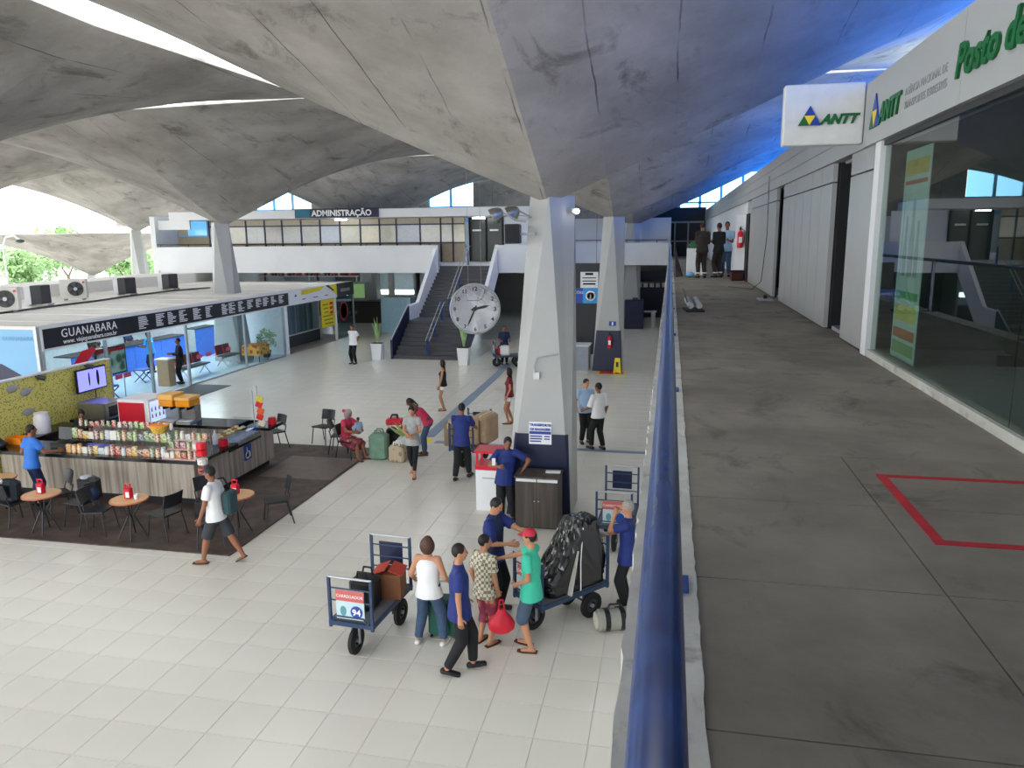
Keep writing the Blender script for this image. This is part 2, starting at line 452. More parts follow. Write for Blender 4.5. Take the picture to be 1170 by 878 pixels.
# ---- upper walkway on the right
cuts = [-4, -2, 0, 1.93, 2.9, 3.87, 4.75, 9.0, 13.5, 18.5, 24.8, 32, 40, 47.0]
wk = struct('floor_walkway', MB().bx(0.13, 2.3, -4, 62, 3.62, WZ-0.012), M['darkgrey'])
for a, b in zip(cuts[:-1], cuts[1:]):
    for x0, x1 in (((0.135, 1.047), (1.053, 2.28)) if b <= 4.8 else ((0.135, 2.28),)):
        o = obj('concrete_panel', MB().bx(x0, x1, a+0.003, b-0.003, WZ-0.05, WZ), M['walk'], wk)
o = obj('concrete_panel', MB().bx(0.135, 2.28, 47.003, 62, WZ-0.05, WZ), M['walk'], wk)
kb = MB()
ys = [-4+0.06*k for k in range(860)]
rnd = random.Random(3)
for k, y in enumerate(ys):
    e = -0.115+rnd.uniform(-0.006, 0.006); f = 0.135+rnd.uniform(-0.004, 0.004)
    kb.v += [(e, y, 3.6), (e, y, WZ+0.01), (f, y, WZ+0.01), (f, y, WZ-0.06)]
for k in range(len(ys)-1):
    for q in range(3):
        kb.f.append((k*4+q, k*4+q+1, k*4+q+5, k*4+q+4))
struct('trim_kerb', kb, M['kerb'])
struct('light_blocker_below_walkway', MB().bx(0.9, 1.1, -14, 62, -0.1, 3.62), M['white2'])  # unseen wall, added to stop sky light entering under the walkway
struct('floor_shop_right', MB().bx(2.28, 8.0, -4, 62, 3.62, WZ+0.05), M['grey'])

# red floor marking
fmk = MB()
fmk.bx(1.165, 1.215, 3.41, 4.42, WZ, WZ+0.003); fmk.bx(1.215, 2.12, 4.375, 4.42, WZ, WZ+0.003); fmk.bx(1.215, 2.12, 3.41, 3.46, WZ, WZ+0.003)
tag(obj('floor_marking', fmk, M['redpaint']), 'red painted outline on the dark walkway floor', 'floor marking')

# ---- railing along the edge
RZ = WZ+0.88
rl = thing('handrail', 'long blue tubular handrail along the walkway edge', 'railing', (0, 0, WZ))
obj('rail', MB().cyl((0.001, -3, 0.88), (0.001, 47, 0.88), 0.0275, 20), M['rail'], rl, smooth=True)
for y in (-1.0, 2.78, 6.6, 10.4, 14.2, 18, 21.8, 25.6, 29.4, 33.2, 37, 40.8, 44.6):
    p = obj('post', MB().bx(-0.02, 0.02, y-0.03, y+0.03, 0.0, 0.87), M['rail'], rl)
    obj('base_plate', MB().bx(-0.075, 0.105, y-0.06, y+0.06, 0.012, 0.03), M['rail'], p)

# ---- right hand shop fronts
XW = 2.17
ZB, ZT = 6.36, 7.05
sf = thing('shop_front_glazing', 'big reflective glass shop front on the upper walkway', 'shop window', (XW, 0, WZ))
obj('kerb', MB().bx(-0.02, 0.1, -4, 9.0, 0, 0.075), M['kerb'], sf)
for a, b in ((-4, -0.6), (-0.6, 2.4), (2.4, 5.36), (5.37, 8.93)):
    obj('pane', MB().bx(0.02, 0.034, a+0.004, b-0.004, 0.075, ZB-WZ), M['glassdark'], sf)
obj('frame_post', MB().bx(-0.03, 0.08, 8.94, 9.16, 0, ZB-WZ), M['white2'], sf)
obj('head_rail', MB().bx(0.0, 0.07, -4, 8.94, ZB-WZ-0.05, ZB-WZ), M['darkgrey'], sf)
# interior of the glazed shop
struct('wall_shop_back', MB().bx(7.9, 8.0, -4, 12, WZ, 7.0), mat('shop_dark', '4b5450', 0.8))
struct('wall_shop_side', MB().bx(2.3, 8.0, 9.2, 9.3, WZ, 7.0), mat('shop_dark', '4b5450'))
struct('ceiling_shop_right', MB().bx(2.31, 8.0, -4, 56, 7.0, 7.1), M['white2'])
for y_, lb in ((7.2, 'ceiling lamp deep inside the glazed office'), (3.5, 'second ceiling lamp inside the glazed office')):
    t = thing('ceiling_lamp', lb, 'lamp', (5.6, y_, 6.96))
    obj('diffuser', MB().bx(-0.6, 0.6, -0.12, 0.12, -0.02, 0), mat('lamp_dim', 'ffffff', 0.5, emit='eef6ff', strength=3.0), t); obj('housing', MB().bx(-0.65, 0.65, -0.15, 0.15, 0, 0.04), M['white'], t)
ds = thing('counter_desk', 'dark office desk behind the shop glass', 'desk', (5.6, 7.3, WZ+0.05))
obj('top', MB().bx(-0.9, 0.9, -0.35, 0.35, 0.72, 0.76), M['darkgrey'], ds)
for x in (-0.85, 0.81): obj('side_panel', MB().bx(x, x+0.04, -0.33, 0.33, 0, 0.72), M['darkgrey'], ds)
obj('front_panel', MB().bx(-0.81, 0.81, -0.3, -0.28, 0.1, 0.72), M['dark'], ds)
pr_ = thing('partition_screen', 'dark partition panel standing inside the glazed office', 'partition', (3.3, 7.2, WZ+0.05))
obj('panel', MB().bx(-0.02, 0.02, -1.6, 1.1, 0.1, 1.3), mat('screen_dark', '33372f', 0.6), pr_)
for y in (-1.4, 0.9): obj('foot', MB().bx(-0.15, 0.15, y-0.03, y+0.03, 0, 0.1), M['dark'], pr_)
# poster standing behind the glass
po = thing('poster_banner', 'tall pale poster with coloured bands behind the shop glass', 'poster', (2.36, 0, WZ-0.05))
obj('sheet', MB().bx(-0.01, 0.0, 7.95, 8.75, 0.1, 2.2), mat('poster_pale', 'c3d3cf', 0.7), po)
for z0, z1, c in ((1.95, 2.1, 'd8b86a'), (1.86, 1.9, 'b04a44'), (0.72, 0.8, '6fae7a'), (0.5, 0.66, 'd9cf78'), (0.32, 0.42, 'c87a5a'), (0.16, 0.28, '8fb07a')):
    obj('band', MB().bx(-0.014, -0.01, 8.0, 8.7, z0, z1), mat('pb'+c, c, 0.7), po)
for k, (y, w, h) in enumerate(((8.15, 0.1, 0.55), (8.33, 0.14, 0.75), (8.53, 0.1, 0.6))):
    obj('figure', MB().prism([(-w/2,0),(w/2,0),(w*0.6,h*0.4),(w*0.25,h*0.7),(w*0.3,h),(-w*0.3,h),(-w*0.25,h*0.7),(-w*0.6,h*0.4)], (-0.012, y, 0.95), (0,1,0), (0,0,1), (-0.003,0,0)), mat('poster_fig', '8c9c9e', 0.7), po)

# fascia near (lettered) and far (boarded)
fa = thing('fascia_board', 'smooth grey fascia with green lettering above the glass shop front', 'fascia', (XW, 0, ZB))
for a, b in ((-4, 0.6), (0.605, 3.6), (3.605, 6.62), (6.625, 9.62)):
    obj('panel', MB().bx(-0.06, 0.12, a, b, 0, ZT-ZB), M['fascia'], fa)
def ytext(s, y, z, size, m, depth=0.012, shear=0.0, bold=0.0, x=-0.062, par=fa, sp=1.0):
    return obj('lettering', text_mesh(s, size, (x, y, z), (0,-1,0), (0,0,1), m, depth, shear=shear, bold=bold, spacing=sp), None, par)
def tri_logo(par, o, ux, uy, s, th):
    o = Vector(o); ux = Vector(ux); uy = Vector(uy)
    h = s*0.87
    T = [([(0,0),(s/2,0),(s/4,h/2)], M['green']), ([(s/2,0),(s,0),(s*0.75,h/2)], M['logo_blue']),
         ([(s/2,0),(s*0.75,h/2),(s/4,h/2)], M['logo_yellow']), ([(s/4,h/2),(s*0.75,h/2),(s/2,h)], M['logo_blue'])]
    for poly, m in T: obj('emblem_triangle', MB().prism(poly, o, ux, uy, th), m, par)
tri_logo(fa, (-0.062, 9.33, 0.16), (0,-1,0), (0,0,1), 0.4, (-0.015,0,0))
ytext('ANTT', 8.93, 0.18, 0.27, M['green'], 0.02, 0.25, 0.008)
yy = 8.08
for w_ in ('AGÊNCIA', 'NACIONAL', 'DE'):
    o_ = ytext(w_, yy, 0.30, 0.1, mat('faint_grey', '85888a', 0.5), 0.002)
    yy = min(v.co.y for v in o_.data.vertices)-0.035
ytext('TRANSPORTES TERRESTRES', 8.08, 0.18, 0.1, mat('faint_grey', '85888a'), 0.002, sp=0.92)
ytext('Posto de A', 6.72, 0.2, 0.34, M['green'], 0.02, 0.22, 0.008)
ff = thing('fascia_board', 'long grooved grey fascia above the metal panels', 'fascia', (XW, 0, ZB))
for k in range(3):
    obj('board', MB().bx(-0.03, 0.1, 9.63, 56, k*0.215+0.004, k*0.215+0.211), M['fascia'], ff)
# hanging box sign
bs = thing('projecting_sign', 'white box sign with triangle emblem and green letters over the walkway', 'sign', (1.25, 9.75, 6.42))
obj('box', MB().rbox(0, 0.88, 0, 0.16, 0, 0.68, 0.012), mat('sign_white', 'd2d3d0', 0.45), bs)
obj('bracket', MB().bx(0.88, 0.93, 0.03, 0.13, 0.02, 0.66), M['grey'], bs)
tri_logo(bs, (0.16, -0.001, 0.22), (1,0,0), (0,0,1), 0.25, (0,-0.03,0))
obj('lettering', text_mesh('ANTT', 0.145, (0.41, -0.012, 0.235), (1,0,0), (0,0,1), M['green'], 0.012, shear=0.35, bold=0.007), None, bs)
# metal panel walls and dark openings
pw = thing('panel_wall', 'brushed metal panel between glass front and dark doorway', 'wall panel', (XW, 0, WZ))
obj('panel', MB().bx(0, 0.06, 9.3, 10.4, 0.02, 2.02), M['panel'], pw)
obj('top_panel', MB().bx(0, 0.06, 9.3, 10.4, 2.04, ZB-WZ), M['panel'], pw)
def panel_run(y0, y1, n, label):
    t = thing('panel_wall', label, 'wall panel', (XW, 0, WZ))
    w = (y1-y0)/n
    for k in range(n):
        obj('panel', MB().bx(0, 0.06, y0+k*w+0.006, y0+(k+1)*w-0.006, 0.02, 2.02), M['panel'], t)
        obj('top_panel', MB().bx(0, 0.06, y0+k*w+0.006, y0+(k+1)*w-0.006, 2.04, ZB-WZ-0.005), M['panel'], t)
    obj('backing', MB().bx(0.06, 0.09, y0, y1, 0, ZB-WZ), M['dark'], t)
panel_run(11.5, 16.25, 6, 'wide run of six tall brushed metal panels')
panel_run(17.25, 22.7, 4, 'farther run of four tall metal panels beside the extinguisher')
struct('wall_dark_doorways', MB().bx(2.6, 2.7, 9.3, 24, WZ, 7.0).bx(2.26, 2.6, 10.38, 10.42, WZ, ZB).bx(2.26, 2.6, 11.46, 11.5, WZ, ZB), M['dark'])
struct('wall_right_far', MB().bx(2.2, 2.3, 23.9, 62, WZ, ZB), M['white2'])
struct('wall_right_upper', MB().bx(2.31, 2.37, -4, 62, ZB-0.02, ZT), M['grey'])
struct('trim_pilaster', MB().bx(1.95, 2.2, 24.3, 24.9, WZ, 6.0), M['white'])
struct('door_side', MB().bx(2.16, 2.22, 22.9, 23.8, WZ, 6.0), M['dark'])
cn = MB().tube([(2.08, 18.0, ZB+0.3), (2.1, 18.05, 5.4), (2.12, 18.9, WZ+0.25), (2.0, 19.6, WZ+0.02), (1.5, 20.5, WZ+0.02)], 0.008, 6)
tag(obj('cable', cn, M['black']), 'thin black cable hanging down the metal panels', 'cable')

# blue glazed clerestory above the right-hand shops
cl = thing('clerestory_window', 'blue tinted clerestory glazing above the right hand shops', 'window', (6.25, 0, ZT))
for k in range(18):
    y = -10+k*4.0
    obj('pane', MB().bx(-0.01, 0.01, y+0.04, y+3.96, 0.05, 2.75), M['glass'] if 17 < y < 20 else M['glassblue'], cl)
    obj('mullion', MB().bx(-0.04, 0.04, y-0.04, y+0.04, 0.0, 2.8), M['white2'], cl)

# ---- end wall with blue framed glazing under the shells
EY = CY0+2.5*AY
blueframe = mat('pale_blue_frame', '8fc0ea', 0.5)
wi = 0
XWN = [gy(u, 230, EY).x for u in (292, 356, 490, 541)]
for x0, x1 in ((XWN[0], XWN[1]), (XWN[2], XWN[3]), (0.5, 6.2)):
    wi += 1
    w = struct('window_%d' % wi, MB().bx(x0, x1, EY-0.08, EY+0.08, 6.55, 6.85).bx(x0, x1, EY-0.06, EY+0.06, 7.6, 7.72), blueframe)
    n = max(2, int((x1-x0)/1.35)); s = (x1-x0)/n
    for k in range(n):
        obj('mullion', MB().bx(x0+k*s-0.09, x0+k*s+0.09, EY-0.06, EY+0.06, 6.85, 9.7), blueframe, w)
        obj('pane', MB().bx(x0+k*s+0.06, x0+(k+1)*s-0.06, EY-0.01, EY+0.01, 6.85, 9.7), M['glasssky'], w)
struct('wall_back', MB().bx(-29.5, 8, EY-0.1, EY+0.1, -0.1, 6.55), M['white2'])
struct('wall_back_upper', MB().bx(-45, XWN[0], EY-0.1, EY+0.1, 6.55, 9.7).bx(XWN[1], XWN[2], EY-0.1, EY+0.1, 6.55, 9.7).bx(XWN[3], 0.5, EY-0.1, EY+0.1, 6.55, 9.7), M['shell'])
struct('light_blocker_south', MB().bx(-2, 8, -5.2, -5.0, -0.1, 9.4), M['white2'])  # added unseen wall behind the camera, darkens the walkway and right side
# far end of the walkway: dark glazed doors
fd = struct('door_1', MB().bx(-1.5, 2.2, 52.0, 52.2, WZ, 7.2), mat('far_dark', '23262c', 0.6))
for x in (-0.6, 0.25, 1.1, 1.95):
    obj('door_frame', MB().bx(x-0.05, x+0.05, 51.9, 52.0, WZ, 6.3), M['grey'], fd)
obj('door_frame', MB().bx(-0.7, 2.1, 51.9, 52.0, 6.2, 6.32), M['grey'], fd)
obj('door_frame', MB().bx(-0.7, 2.1, 51.9, 52.0, 5.0, 5.08), M['grey'], fd)

# ================================================================== ADMINISTRATION BLOCK
FY = 39.4
struct('balcony_floor', MB().bx(-29, -12.2, FY+0.2, EY, 3.7, WZ).bx(-12.2, -9.0, 40.15, EY, 3.7, WZ).bx(-9.0, -6.6, FY+0.2, EY, 3.7, WZ).bx(-6.6, 0.0, 47.2, EY, 3.7, WZ), M['white2'])
struct('parapet_left', MB().bx(-29, -12.15, FY, FY+0.2, 3.56, 5.02), M['white'])
struct('parapet_right', MB().bx(-8.98, -6.4, FY, FY+0.2, 3.56, 5.0).bx(-6.6, -6.4, FY+0.2, 47, 3.56, 5.0).bx(-6.6, -0.12, 47, 47.2, 3.66, 5.0), M['white'])
for nm, lb, pts, y in (('guard_rail', 'thin dark rail on top of the long white balcony parapet', (-29, -12.2), FY+0.1), ('guard_rail', 'thin dark rail on the far balcony parapet behind the pillars', (-6.4, -0.2), 47.1)):
    t = thing(nm, lb, 'railing', (0, y, 5.0))
    obj('rail', MB().cyl((pts[0], 0, 0.16), (pts[1], 0, 0.16), 0.025, 8), M['darkgrey'], t)
    k = pts[0]+0.2
    while k < pts[1]:
        obj('post', MB().cyl((k, 0, -0.02), (k, 0, 0.16), 0.02, 6), M['darkgrey'], t); k += 1.8
# canopy slab
struct('ceiling_canopy', MB().bx(-28.1, -7.2, FY+0.1, 44, 6.52, 6.97), M['white'])
# upper windows
WYI = 41.4
ab = struct('wall_administration', MB().bx(-29, -11.2, WYI+0.1, WYI+0.2, WZ, 6.52), mat('admin_wall', 'b9a98f', 0.7))
navyf = mat('navy_frame', '2b3350', 0.4)
xs_w = [-26.9, -25.7, -24.5, -23.3, -22.2, -21.0, -19.82, -18.6, -17.36, -16.2, -15.2, -13.8, -12.6, -11.9, -11.2]
wcols = ['aab0ad', 'c5bfa8', 'b6b8b0', 'a79f96', 'a9aaa0', 'a49f98', 'a3acb8', 'bdb9a4', 'd2c7a6', 'c9c6b0', '8f9aa0', 'b9b4a4', 'bdb9a8', 'c6bc9c']
for k in range(len(xs_w)-1):
    a, b = xs_w[k], xs_w[k+1]
    w = struct('window_%d' % (10+k), MB().bx(a, a+0.07, WYI, WYI+0.1, WZ, 6.5).bx(a, b, WYI, WYI+0.1, 5.1, 5.17).bx(a, b, WYI, WYI+0.1, 6.12, 6.19), navyf)
    obj('pane', MB().bx(a+0.07, b, WYI+0.05, WYI+0.07, 5.17, 6.12), mat('admin_pane%d' % k, wcols[k], 0.12, spec=0.6), w)
    obj('pane', MB().bx(a+0.07, b, WYI+0.05, WYI+0.07, 6.19, 6.5), mat('admin_top', 'b0a48d', 0.3), w)
ddoor = struct('door_2', MB().bx(-11.15, -9.15, 42.3, 42.4, WZ, 6.5), mat('door_dark_green', '20261f', 0.3))
for x in (-11.15, -10.2, -9.25): obj('door_frame', MB().bx(x, x+0.08, 42.2, 42.3, WZ, 6.5), M['dark'], ddoor)
for x in (-10.95, -9.95): obj('door_sign', MB().bx(x, x+0.5, 42.24, 42.29, 5.75, 5.85), M['paper'], ddoor)
struct('wall_admin_right', MB().bx(-9.15, -6.5, 42.3, 42.4, WZ, 6.52).bx(-6.5, 0, 50, 50.1, WZ, 6.52), M['white2'])
struct('wall_left_end', MB().bx(-29.3, -29.0, FY, EY, -0.2, 6.75).bx(-29.0, -26.95, FY+0.3, FY+0.4, 6.0, 6.52), M['white'])
bw = struct('window_40', MB().bx(-28.9, -26.9, 41.3, 41.4, 5.6, 5.68), blueframe)
obj('pane', MB().bx(-28.2, -26.95, 41.32, 41.36, 5.68, 6.5), mat('blue_pane', '5c9fe0', 0.1, emit='6fb4f4', strength=0.4), bw)
lt = thing('ceiling_lamp', 'short bright tube lamp under the canopy near the administration sign', 'lamp', (-18.0, 40.4, 6.44))
obj('tube', MB().cyl((-0.35, 0, 0), (0.35, 0, 0), 0.03, 10), M['lamp'], lt); obj('housing', MB().bx(-0.4, 0.4, -0.06, 0.06, 0.03, 0.08), M['white'], lt)
lt2 = dup(lt, (-10.3, 41.2, 6.44), 0, 'short bright tube lamp above the dark green door')
# administration sign
sg = thing('hanging_sign', 'navy sign with white ADMINISTRAÇÃO lettering on the canopy edge', 'sign', (-20.25, FY, 6.53))
obj('board', MB().bx(0, 4.85, 0, 0.1, 0, 0.5), M['navy'], sg)
obj('logo_panel', MB().bx(0.05, 0.9, -0.01, 0, 0.03, 0.47), mat('teal_logo', '1c6a86', 0.5), sg)
obj('lettering', text_mesh('ADMINISTRAÇÃO', 0.44, (1.0, -0.012, 0.1), (1,0,0), (0,0,1), M['ltext'], 0.004, bold=0.012, spacing=0.98), None, sg)

# ---- stairs
SX0, SX1 = -12.2, -9.05
stt = struct('staircase', MB().prism([(32.4,-0.05),(34.85,1.3),(36.2,1.35),(40.15,3.72),(40.15,3.5),(36.4,1.0),(34.9,1.0),(32.9,-0.05)], (SX0+0.05,0,0), (0,1,0), (0,0,1), (SX1-SX0-0.1,0,0)), M['darkgrey'])
RS = WZ/24
for k in range(24):
    y = 32.4+0.27*k if k < 9 else 36.2+0.283*(k-9)
    d = 0.29 if k != 8 else 36.2-y
    z = RS*(k+1)
    obj('step', MB().bx(SX0, SX1, y, y+d, z-0.04, z).bx(SX0, SX1, y+0.02, y+0.05, z-RS, z-0.04), M['step'], stt)
for x, lab in ((SX0-0.18, 0), (SX1, 1)):
    o = struct('parapet_stair', MB().prism([(34.8,1.15),(34.8,2.2),(36.2,2.25),(FY+0.2,5.02),(FY+0.2,3.56),(36.5,1.15)], (x,0,0), (0,1,0), (0,0,1), (0.18,0,0)), M['white'])
    obj('lower_panel', MB().prism([(32.35,0),(32.35,0.85),(34.8,2.2),(34.8,1.1),(32.9,0)], (x+0.05,0,0), (0,1,0), (0,0,1), (0.1,0,0)), M['navy'], o)
    obj('top_rail', MB().tube([(x+0.1,32.35,0.9),(x+0.1,34.8,2.28)], 0.03, 8), M['alu'], o)
hr = thing('stair_handrail', 'blue double handrail running up the middle of the stairs', 'railing', (-10.62, 0, 0))
for dx in (-0.09, 0.09):
    obj('rail', MB().tube([(dx,32.5,0.85),(dx,34.9,2.35),(dx,35.1,2.35)], 0.022, 8), M['alu'], hr)
    obj('rail', MB().tube([(dx,36.2,2.45),(dx,39.9,4.95),(dx,40.2,4.95)], 0.022, 8), M['alu'], hr)
for y, z0 in ((32.5, 0.02), (33.6, 0.7), (34.9, 1.52), (36.2, 1.54), (38.0, 2.75), (39.9, 3.95)):
    obj('post', MB().cyl((0, y, z0), (0, y, z0+0.86), 0.05, 8), M['rail'], hr)

# ---- shops under the balcony
struct('wall_shops_back', MB().bx(-29, 0.5, 54.9, 55, -0.05, 3.7), mat('shop_back', '8d8f8f', 0.7))
struct('wall_shops_left', MB().bx(-29, -28.9, FY, 55, -0.05, 3.7), M['white2'])
for i, (x0, x1, c, lab) in enumerate(((-28.5, -24.6, '6c6f74', 'grey'), (-24.4, -21.0, '3e3a3c', 'dark'), (-20.9, -17.2, 'b9c6c8', 'pale blue'), (-16.9, -12.6, '9fb6bc', 'blue-grey'), (-9.0, -5.6, '7d8385', 'steel grey'))):
    t = thing('shop_unit', 'shop front with %s back panel under the balcony' % lab, 'shop', ((x0+x1)/2, 50.5, 0))
    w = (x1-x0)/2
    obj('back_panel', MB().bx(-w, w, 2.4, 2.5, 0, 3.6), mat('shopc'+c, c, 0.6), t)
    obj('counter', MB().bx(-w+0.2, w-0.2, 0.3, 0.9, 0, 1.05), mat('shop_counter', '4a3b30', 0.5), t)
    obj('light_box', MB().bx(-w+0.3, w-0.3, 0.3, 0.42, 1.55, 1.85), mat('lightbox', 'e8f6ff', 0.5, emit='e8f8ff', strength=2.2), t)
    for x in (-w, w-0.15): obj('pier', MB().bx(x, x+0.15, 0, 2.4, 0, 3.6), M['grey'], t)
    obj('sign_strip', MB().bx(-w, w, 0.0, 0.1, 3.0, 3.55), mat('signstrip%d' % i, ('b03038', '7b2a2a', 'd8dbd8', 'c9cfd0', '555')[i] if i < 4 else '44484c', 0.5), t)
rg = random.Random(11)
for k in range(26):
    x = -27.8+k*0.265; c = ('a32a30', 'd8d2c8', '8c2020', '3a2a2a', 'c85a50')[k % 5]
    g = tag(obj('souvenir_item', MB().lathe([(0.05,0),(0.09,0.12),(0.09,0.3),(0.04,0.38),(0.04,0.44)], 8), mat('souv'+c, c, 0.6), None, (x, 49.2+rg.uniform(-0.1, 0.1), 2.9)), '%s souvenir on the shelf under the balcony, %s from the %s end' % (('red', 'pale', 'maroon', 'dark brown', 'coral')[k % 5], ['first','second','third','fourth','fifth','sixth','seventh','eighth','ninth','tenth','eleventh','twelfth','thirteenth'][k if k < 13 else 25-k], 'left' if k < 13 else 'right'), 'souvenir', 'souvenirs on the long shelf')
shf = thing('display_shelf', 'long shelf of souvenirs under the white balcony', 'shelf', (-24.5, 49.2, 0))
obj('board', MB().bx(-3.6, 3.6, -0.2, 0.2, 2.85, 2.9), M['white2'], shf)
for x in (-3.5, 0, 3.5): obj('upright', MB().bx(x-0.03, x+0.03, -0.03, 0.03, 0, 2.85), M['alu'], shf)
# dark kiosk
kk = thing('kiosk_counter', 'dark kiosk counter with faint lettering behind the man in white shirt', 'kiosk', (-20.2, 46.3, 0))
obj('body', MB().bx(-1.4, 2.0, 0, 1.6, 0, 1.35), mat('kiosk_dark', '261f1d', 0.4), kk)
obj('top', MB().bx(-1.5, 2.1, -0.1, 1.7, 1.35, 1.42), M['black'], kk)
obj('display_screen', MB().bx(-0.1, 0.75, 0.4, 0.48, 1.6, 2.5), mat('kiosk_scr', '86b070', 0.4, emit='a8d890', strength=0.12), kk)
obj('screen_frame', MB().bx(-0.25, 0.95, 0.48, 0.55, 1.42, 2.65), M['grey'], kk)
obj('lamp_box', MB().bx(-1.3, -0.5, 0.5, 0.7, 1.75, 2.05), mat('lightbox', 'e8f6ff'), kk)
for k in range(7): obj('print_mark', MB().bx(-1.1+k*0.22, -0.95+k*0.22, -0.01, 0, 0.6, 0.78+0.08*(k % 2)), mat('kiosk_letter', '6a6460', 0.5), kk)
# columns and blue glass booth under balcony
for x in (-16.6, -8.2):
    struct('trim_column', MB().bx(x-0.15, x+0.15, 44, 44.3, 0, 3.7), M['pillar'])
bb = thing('glass_booth', 'pale blue glass booth left of the stairs', 'booth', (-15.4, 41.5, 0))
for a in ((-0.9, 0.9, 0, 0.03), (-0.9, -0.87, 0.03, 1.5), (0.87, 0.9, 0.03, 1.5)):
    obj('pane', MB().bx(*a, 0, 2.0), mat('booth_blue', '9fc4d6', 0.15), bb)
obj('top_rail', MB().bx(-0.92, 0.92, -0.01, 1.52, 2.0, 2.05), M['alu'], bb)
# clothes-like garment / far right dark booths
b1 = thing('ticket_booth', 'navy booth with white lettering at the far end of the hall', 'booth', (-1.3, 52.0, 0))
obj('body', MB().bx(-0.9, 1.2, 0, 1.5, 0, 2.2), M['navy'], b1)
obj('sign_panel', MB().bx(-0.9, 1.2, -0.05, 0, 2.4, 3.1), M['navy'], b1)
for k in range(5): obj('poster', MB().bx(-0.8+k*0.4, -0.52+k*0.4, -0.02, 0, 2.02, 2.3), M['paper'], b1)
b2 = thing('storage_locker', 'navy free-standing box beside the far pillar', 'locker', (-1.95, 45.5, 0))
obj('body', MB().rbox(-0.6, 0.5, -0.4, 0.4, 0, 1.7, 0.03), M['navy'], b2); obj('lid', MB().bx(-0.15, 0.15, -0.2, 0.2, 1.7, 1.82), M['darkgrey'], b2)
b3 = thing('information_desk', 'grey information desk behind the front pillar', 'desk', (-3.85, 31.0, 0))
obj('body', MB().bx(-0.75, 0.7, -0.4, 0.4, 0, 1.0), mat('desk_grey', '8f97a5', 0.5), b3)
obj('top', MB().bx(-0.8, 0.75, -0.45, 0.45, 1.0, 1.05), M['white2'], b3)
obj('glass_screen', MB().bx(-0.75, 0.7, -0.38, -0.36, 1.05, 1.4), M['acrylic'], b3)
b4 = thing('information_sign', 'blue hanging INFORMAÇÕES sign with white symbol disc', 'sign', (-4.15, 33.6, 2.5))
obj('board', MB().bx(-0.7, 0.42, 0, 0.08, 0, 0.66), M['blue'], b4)
obj('symbol_panel', MB().bx(0.42, 1.1, 0, 0.08, 0, 0.66), mat('cyan_sign', '2f9be0', 0.5), b4)
obj('ring', MB().lathe([(0.16,-0.01),(0.22,-0.01),(0.22,0.01),(0.16,0.01),(0.16,-0.01)], 24).xf(Matrix.Translation((0.76,-0.02,0.33)) @ Matrix.Rotation(PI/2,4,'X')), M['ltext'], b4)
obj('lettering', text_mesh('INFORMAÇÕES', 0.16, (-0.66, -0.01, 0.42), (1,0,0), (0,0,1), M['ltext'], 0.003), None, b4)
obj('lettering', text_mesh('i', 0.34, (0.72, -0.01, 0.2), (1,0,0), (0,0,1), M['ltext'], 0.003), None, b4)
for x in (-0.6, 1.0): obj('cable', MB().cyl((x, 0.04, 0.66), (x, 0.04, 5.3), 0.008, 5), M['black'], b4)
b5 = thing('notice_board', 'white notice with black writing above the information sign', 'notice', (-3.85, 33.63, 3.17))
obj('sheet', MB().bx(0, 0.78, 0, 0.03, 0, 0.7), M['paper'], b5)
for k, (w, h) in enumerate(((0.35, 0.1), (0.6, 0.04), (0.6, 0.04), (0.55, 0.07))):
    obj('print_line', MB().bx(0.39-w/2, 0.39+w/2, -0.004, 0, 0.56-k*0.14, 0.56-k*0.14+h), M['dark'], b5)
struct('wall_info_dark', MB().bx(-4.9, -3.05, 35.0, 35.1, 0, 4.2), M['darkgrey'])
# fire extinguisher, wet floor sign at second pillar
def extinguisher(loc, label, rz=0):
    t = thing('fire_extinguisher', label, 'extinguisher', loc, rz)
    obj('cylinder', MB().lathe([(0.0,0),(0.075,0.0),(0.085,0.03),(0.085,0.42),(0.06,0.48),(0.03,0.5),(0.03,0.54)], 14), M['red'], t, smooth=True)
    obj('valve', MB().bx(-0.03, 0.03, -0.03, 0.05, 0.53, 0.6), M['black'], t)
    obj('handle', MB().box((0, -0.04, 0.61), (0.025, 0.14, 0.02), rx=0.3), M['black'], t)
    obj('hose', MB().tube([(0.04,-0.02,0.56),(0.12,-0.03,0.5),(0.11,-0.03,0.15)], 0.012, 6), M['black'], t)
    obj('label_patch', MB().bx(-0.05, 0.05, -0.088, -0.08, 0.15, 0.32), M['paper'], t)
    return t
extinguisher((-2.3, 30.61, 0.95), 'red fire extinguisher hanging on the navy base of the second pillar')
extinguisher((2.05, 24.22, WZ+0.95), 'red fire extinguisher on the white pilaster at the walkway end')
sq = thing('extinguisher_sign', 'small navy square sign above the pillar extinguisher', 'sign', (-2.2, 30.66, 1.85))
obj('plate', MB().bx(-0.14, 0.14, 0, 0.01, 0, 0.18), M['logo_blue'], sq); obj('symbol', MB().bx(-0.03, 0.03, -0.006, 0, 0.03, 0.15), M['ltext'], sq)
fmz = MB().bx(-2.95, -1.75, 29.6, 30.55, 0, 0.004)
fz = thing('floor_marking', 'red square with yellow border painted at the foot of second pillar', 'floor marking', (0, 0, 0))
obj('border', MB().bx(-2.75, -1.6, 29.85, 30.62, 0.001, 0.004), M['yellow'], fz); obj('field', MB().bx(-2.65, -1.7, 29.95, 30.6, 0.004, 0.006), M['red'], fz)
wf = thing('wet_floor_sign', 'yellow folding wet floor sign beside the second pillar', 'floor sign', (-1.95, 30.2, 0.006))
